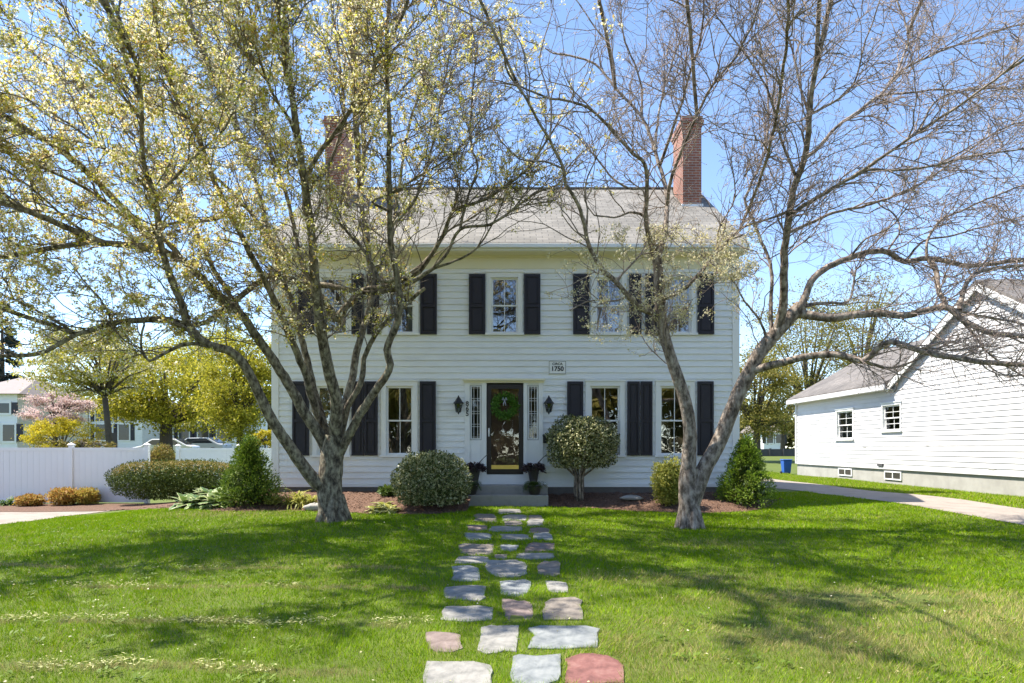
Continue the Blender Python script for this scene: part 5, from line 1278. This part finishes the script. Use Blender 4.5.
# ------------------------------------------------------------------ lawn blades
def inside(poly, x, y):
    c = np.zeros(len(x), bool); n = len(poly); j = n-1
    for i in range(n):
        xi, yi = poly[i]; xj, yj = poly[j]
        c ^= ((yi > y) != (yj > y)) & (x < (xj-xi)*(y-yi)/(yj-yi+1e-12)+xi); j = i
    return c
def vnoise(x, y, s, seed):
    r = np.random.default_rng(seed); g = r.uniform(0, 1, (64, 64)); u = (x*s) % 63; v = (y*s) % 63
    i = u.astype(int); j = v.astype(int); f = u-i; h = v-j; f = f*f*(3-2*f); h = h*h*(3-2*h)
    return (g[i, j]*(1-f)+g[(i+1) % 64, j]*f)*(1-h)+(g[i, (j+1) % 64]*(1-f)+g[(i+1) % 64, (j+1) % 64]*f)*h
def lawn():
    r = np.random.default_rng(77); n = 760000
    y = 3.9+r.uniform(0, 1, n)**1.1*15.5; x = r.uniform(-1, 1, n)*(.86*y+.9)
    ok = (x < drive_l(y)+.05*np.sin(y*3)) & ~left_drive_keep(x-.06*np.sin(y*9), y) & ~in_bed(x, y-.04*np.sin(x*9)) & (y < np.where(x > 5.9, 40, np.where(x < -5.9, 18.4, 15.8)))
    ok &= ~((x > -1.3) & (x < 1.0) & (y > 15.6))
    x, y = x[ok], y[ok]
    k = np.zeros(len(x), bool)
    for p in POLYS:
        c = p.mean(0); m = (np.abs(x-c[0]) < 1.3) & (np.abs(y-c[1]) < 1.0)
        if m.any():
            q = c+(p-c)*.93; k[np.where(m)[0]] |= inside(q, x[m], y[m])
    x, y = x[~k], y[~k]; n = len(x)
    big = vnoise(x+40, y+10, .55, 1); med = vnoise(x+40, y+10, 2.3, 2); fin = vnoise(x+40, y+10, 7, 3)
    lod = np.clip(y/5, .8, 3.2)
    h = (.022+.022*med+.020*fin)*r.uniform(.45, 1.35, n); w_ = (.0036+.002*r.uniform(0, 1, n))*lod
    lean = np.stack([.55*(vnoise(x+40, y+10, 3.1, 4)-.5), .55*(vnoise(x+40, y+10, 3.1, 5)-.5)], 1)*1.6+r.normal(size=(n, 2))*.45
    z = terrain(x, y)-.004; a = r.uniform(0, 2*np.pi, n); s = np.stack([np.cos(a), np.sin(a), 0*a], 1)*w_[:, None]*.5
    B = np.stack([x, y, z], 1); T = B+np.stack([lean[:, 0]*h, lean[:, 1]*h, h], 1)
    V = np.stack([B-s, B+s, T], 1).reshape(-1, 3)
    # worn, dry patches low right, and raked lines of pale clippings at left
    px = 512+x/y*FPX; py = HOR-(z-CZ)/y*FPX
    dry = .02+.06*(big > .60)+.4*np.clip(med-.70, 0, 1)
    for cx, cy, rx, ry, st in ((3.6, 6.9, 1.7, .6, 1.0), (2.4, 5.6, 1.9, .9, .8), (4.4, 6.2, 1.8, 1.0, .75), (1.9, 7.9, 1.1, .5, .65), (-6.0, 14.2, 1.8, .8, .5), (3.2, 10.3, 1.3, .5, .45), (1.1, 4.9, .9, .4, .6), (-3.2, 8.9, 1.2, .4, .35)):
        dry = np.maximum(dry, st*np.clip(1.25-np.hypot((x-cx)/rx, (y-cy)/ry)+.5*(fin-.5)+.5*(med-.5), 0, 1))
    for y0 in (8.5, 7.42, 6.0, 4.82):
        yy = y0+.05*np.sin(x*1.7)+.03*np.sin(x*4.1+y0); m = (x < -.9) & (np.abs(y-yy) < .06+.05*fin)
        dry = np.where(m & (vnoise(x+40, y+10, 1.6, 6) > .36), np.maximum(dry, .85*(fin > .3)), dry)
    dry = np.where(r.random(n) < np.clip(dry, 0, 1), np.clip(.55+.45*r.random(n), 0, 1), .0)
    dead = (np.hypot((x-3.75)/1.0, (y-6.95)/.22) < .8+.5*(fin-.5)) & (r.random(n) < .75)
    V = V.reshape(-1, 3, 3)[~dead].reshape(-1, 3); dry = dry[~dead]
    o = np_mesh('grass', V, np.arange(len(V)).reshape(-1, 3), M['grass'], attr=('dry', np.repeat(dry, 3)))
    tag(o, kind='stuff')
    # strip between the drive and the neighbour
    n = 60000; y = r.uniform(9.5, 34, n); x = drive_r(y)+(12.5-drive_r(y))*r.uniform(0, 1, n); z = terrain(x, y); h = .06*r.uniform(.5, 1.2, n); a = r.uniform(0, 6.283, n)
    s = np.stack([np.cos(a), np.sin(a), 0*a], 1)*.008; B = np.stack([x, y, z-.004], 1); T = B+np.stack([.5*h*r.normal(size=n), .5*h*r.normal(size=n), h], 1)
    o = np_mesh('grass', np.stack([B-s, B+s, T], 1).reshape(-1, 3), np.arange(3*n).reshape(-1, 3), M['grass'], attr=('dry', np.repeat((r.random(n) < .18)*.8, 3))); tag(o, kind='stuff')
lawn()
def clippings():
    r = np.random.default_rng(5); P = []
    for y0, a, b, n in ((8.52, 150, 235, 110), (7.42, -20, 300, 560), (6.0, -20, 430, 900), (4.82, 20, 330, 600), (10.0, 20, 120, 80)):
        px = r.uniform(a, b, n); y = y0+.05*r.normal(size=n)+.05*np.sin(px*.021+y0)+.03*np.sin(px*.063); x = (px-512)/FPX*y
        k = vnoise(x+40, y*.2+10, 2.1, 9) > .42; P.append(np.stack([x[k], y[k], terrain(x[k], y[k])+r.uniform(.03, .06, k.sum())], 1))
    P = np.vstack(P); D = r.normal(size=P.shape)*np.array([1.3, .7, .3])
    o = leaves('grass_clippings', P, D, np.array([0, 0, 1.])+.5*r.normal(size=P.shape), r.uniform(.02, .055, len(P)), r.uniform(.005, .010, len(P)), leafy('straw', [(.42, .42, .15), (.54, .52, .26), (.34, .37, .10)], trans=.2)); tag(o, kind='stuff')
    n = 560; y = 4.2+r.uniform(0, 1, n)*10; x = r.uniform(-1, 1, n)*.75*y; k = (x < 7.5) & ((vnoise(x+40, y+10, .8, 12) > .5) | (r.random(n) < .25)); x, y = x[k], y[k]
    P = np.stack([x, y, terrain(x, y)+r.uniform(.02, .055, len(x))], 1)
    o = leaves('fallen_petals', P, r.normal(size=P.shape)*np.array([1, 1, .25]), np.array([0, 0, 1.])+.4*r.normal(size=P.shape), r.uniform(.015, .035, len(P)), r.uniform(.012, .024, len(P)), M['cream_flower']); tag(o, kind='stuff')
    # broad-leaved weeds that break up the turf
    n = 420; y = 4.2+r.uniform(0, 1, n)**1.3*9; x = r.uniform(-1, 1, n)*.74*y; k = (x < 7.5) & ((x < -1.5) | (x > 1.1)); x, y = x[k], y[k]; i = np.repeat(np.arange(len(x)), 9); a = r.uniform(0, 6.283, len(i))
    P = np.stack([x[i]+.03*r.normal(size=len(i)), y[i]+.03*r.normal(size=len(i)), terrain(x[i], y[i])+.025], 1)
    o = leaves('lawn_weeds', P, np.stack([np.cos(a), np.sin(a), .35+0*a], 1), np.array([0, 0, 1.])+.2*r.normal(size=P.shape), r.uniform(.03, .07, len(i)), r.uniform(.015, .026, len(i)), leafy('weed_leaf', [(.07, .13, .012), (.12, .19, .02), (.16, .22, .03)], trans=.25)); tag(o, kind='stuff')
clippings()
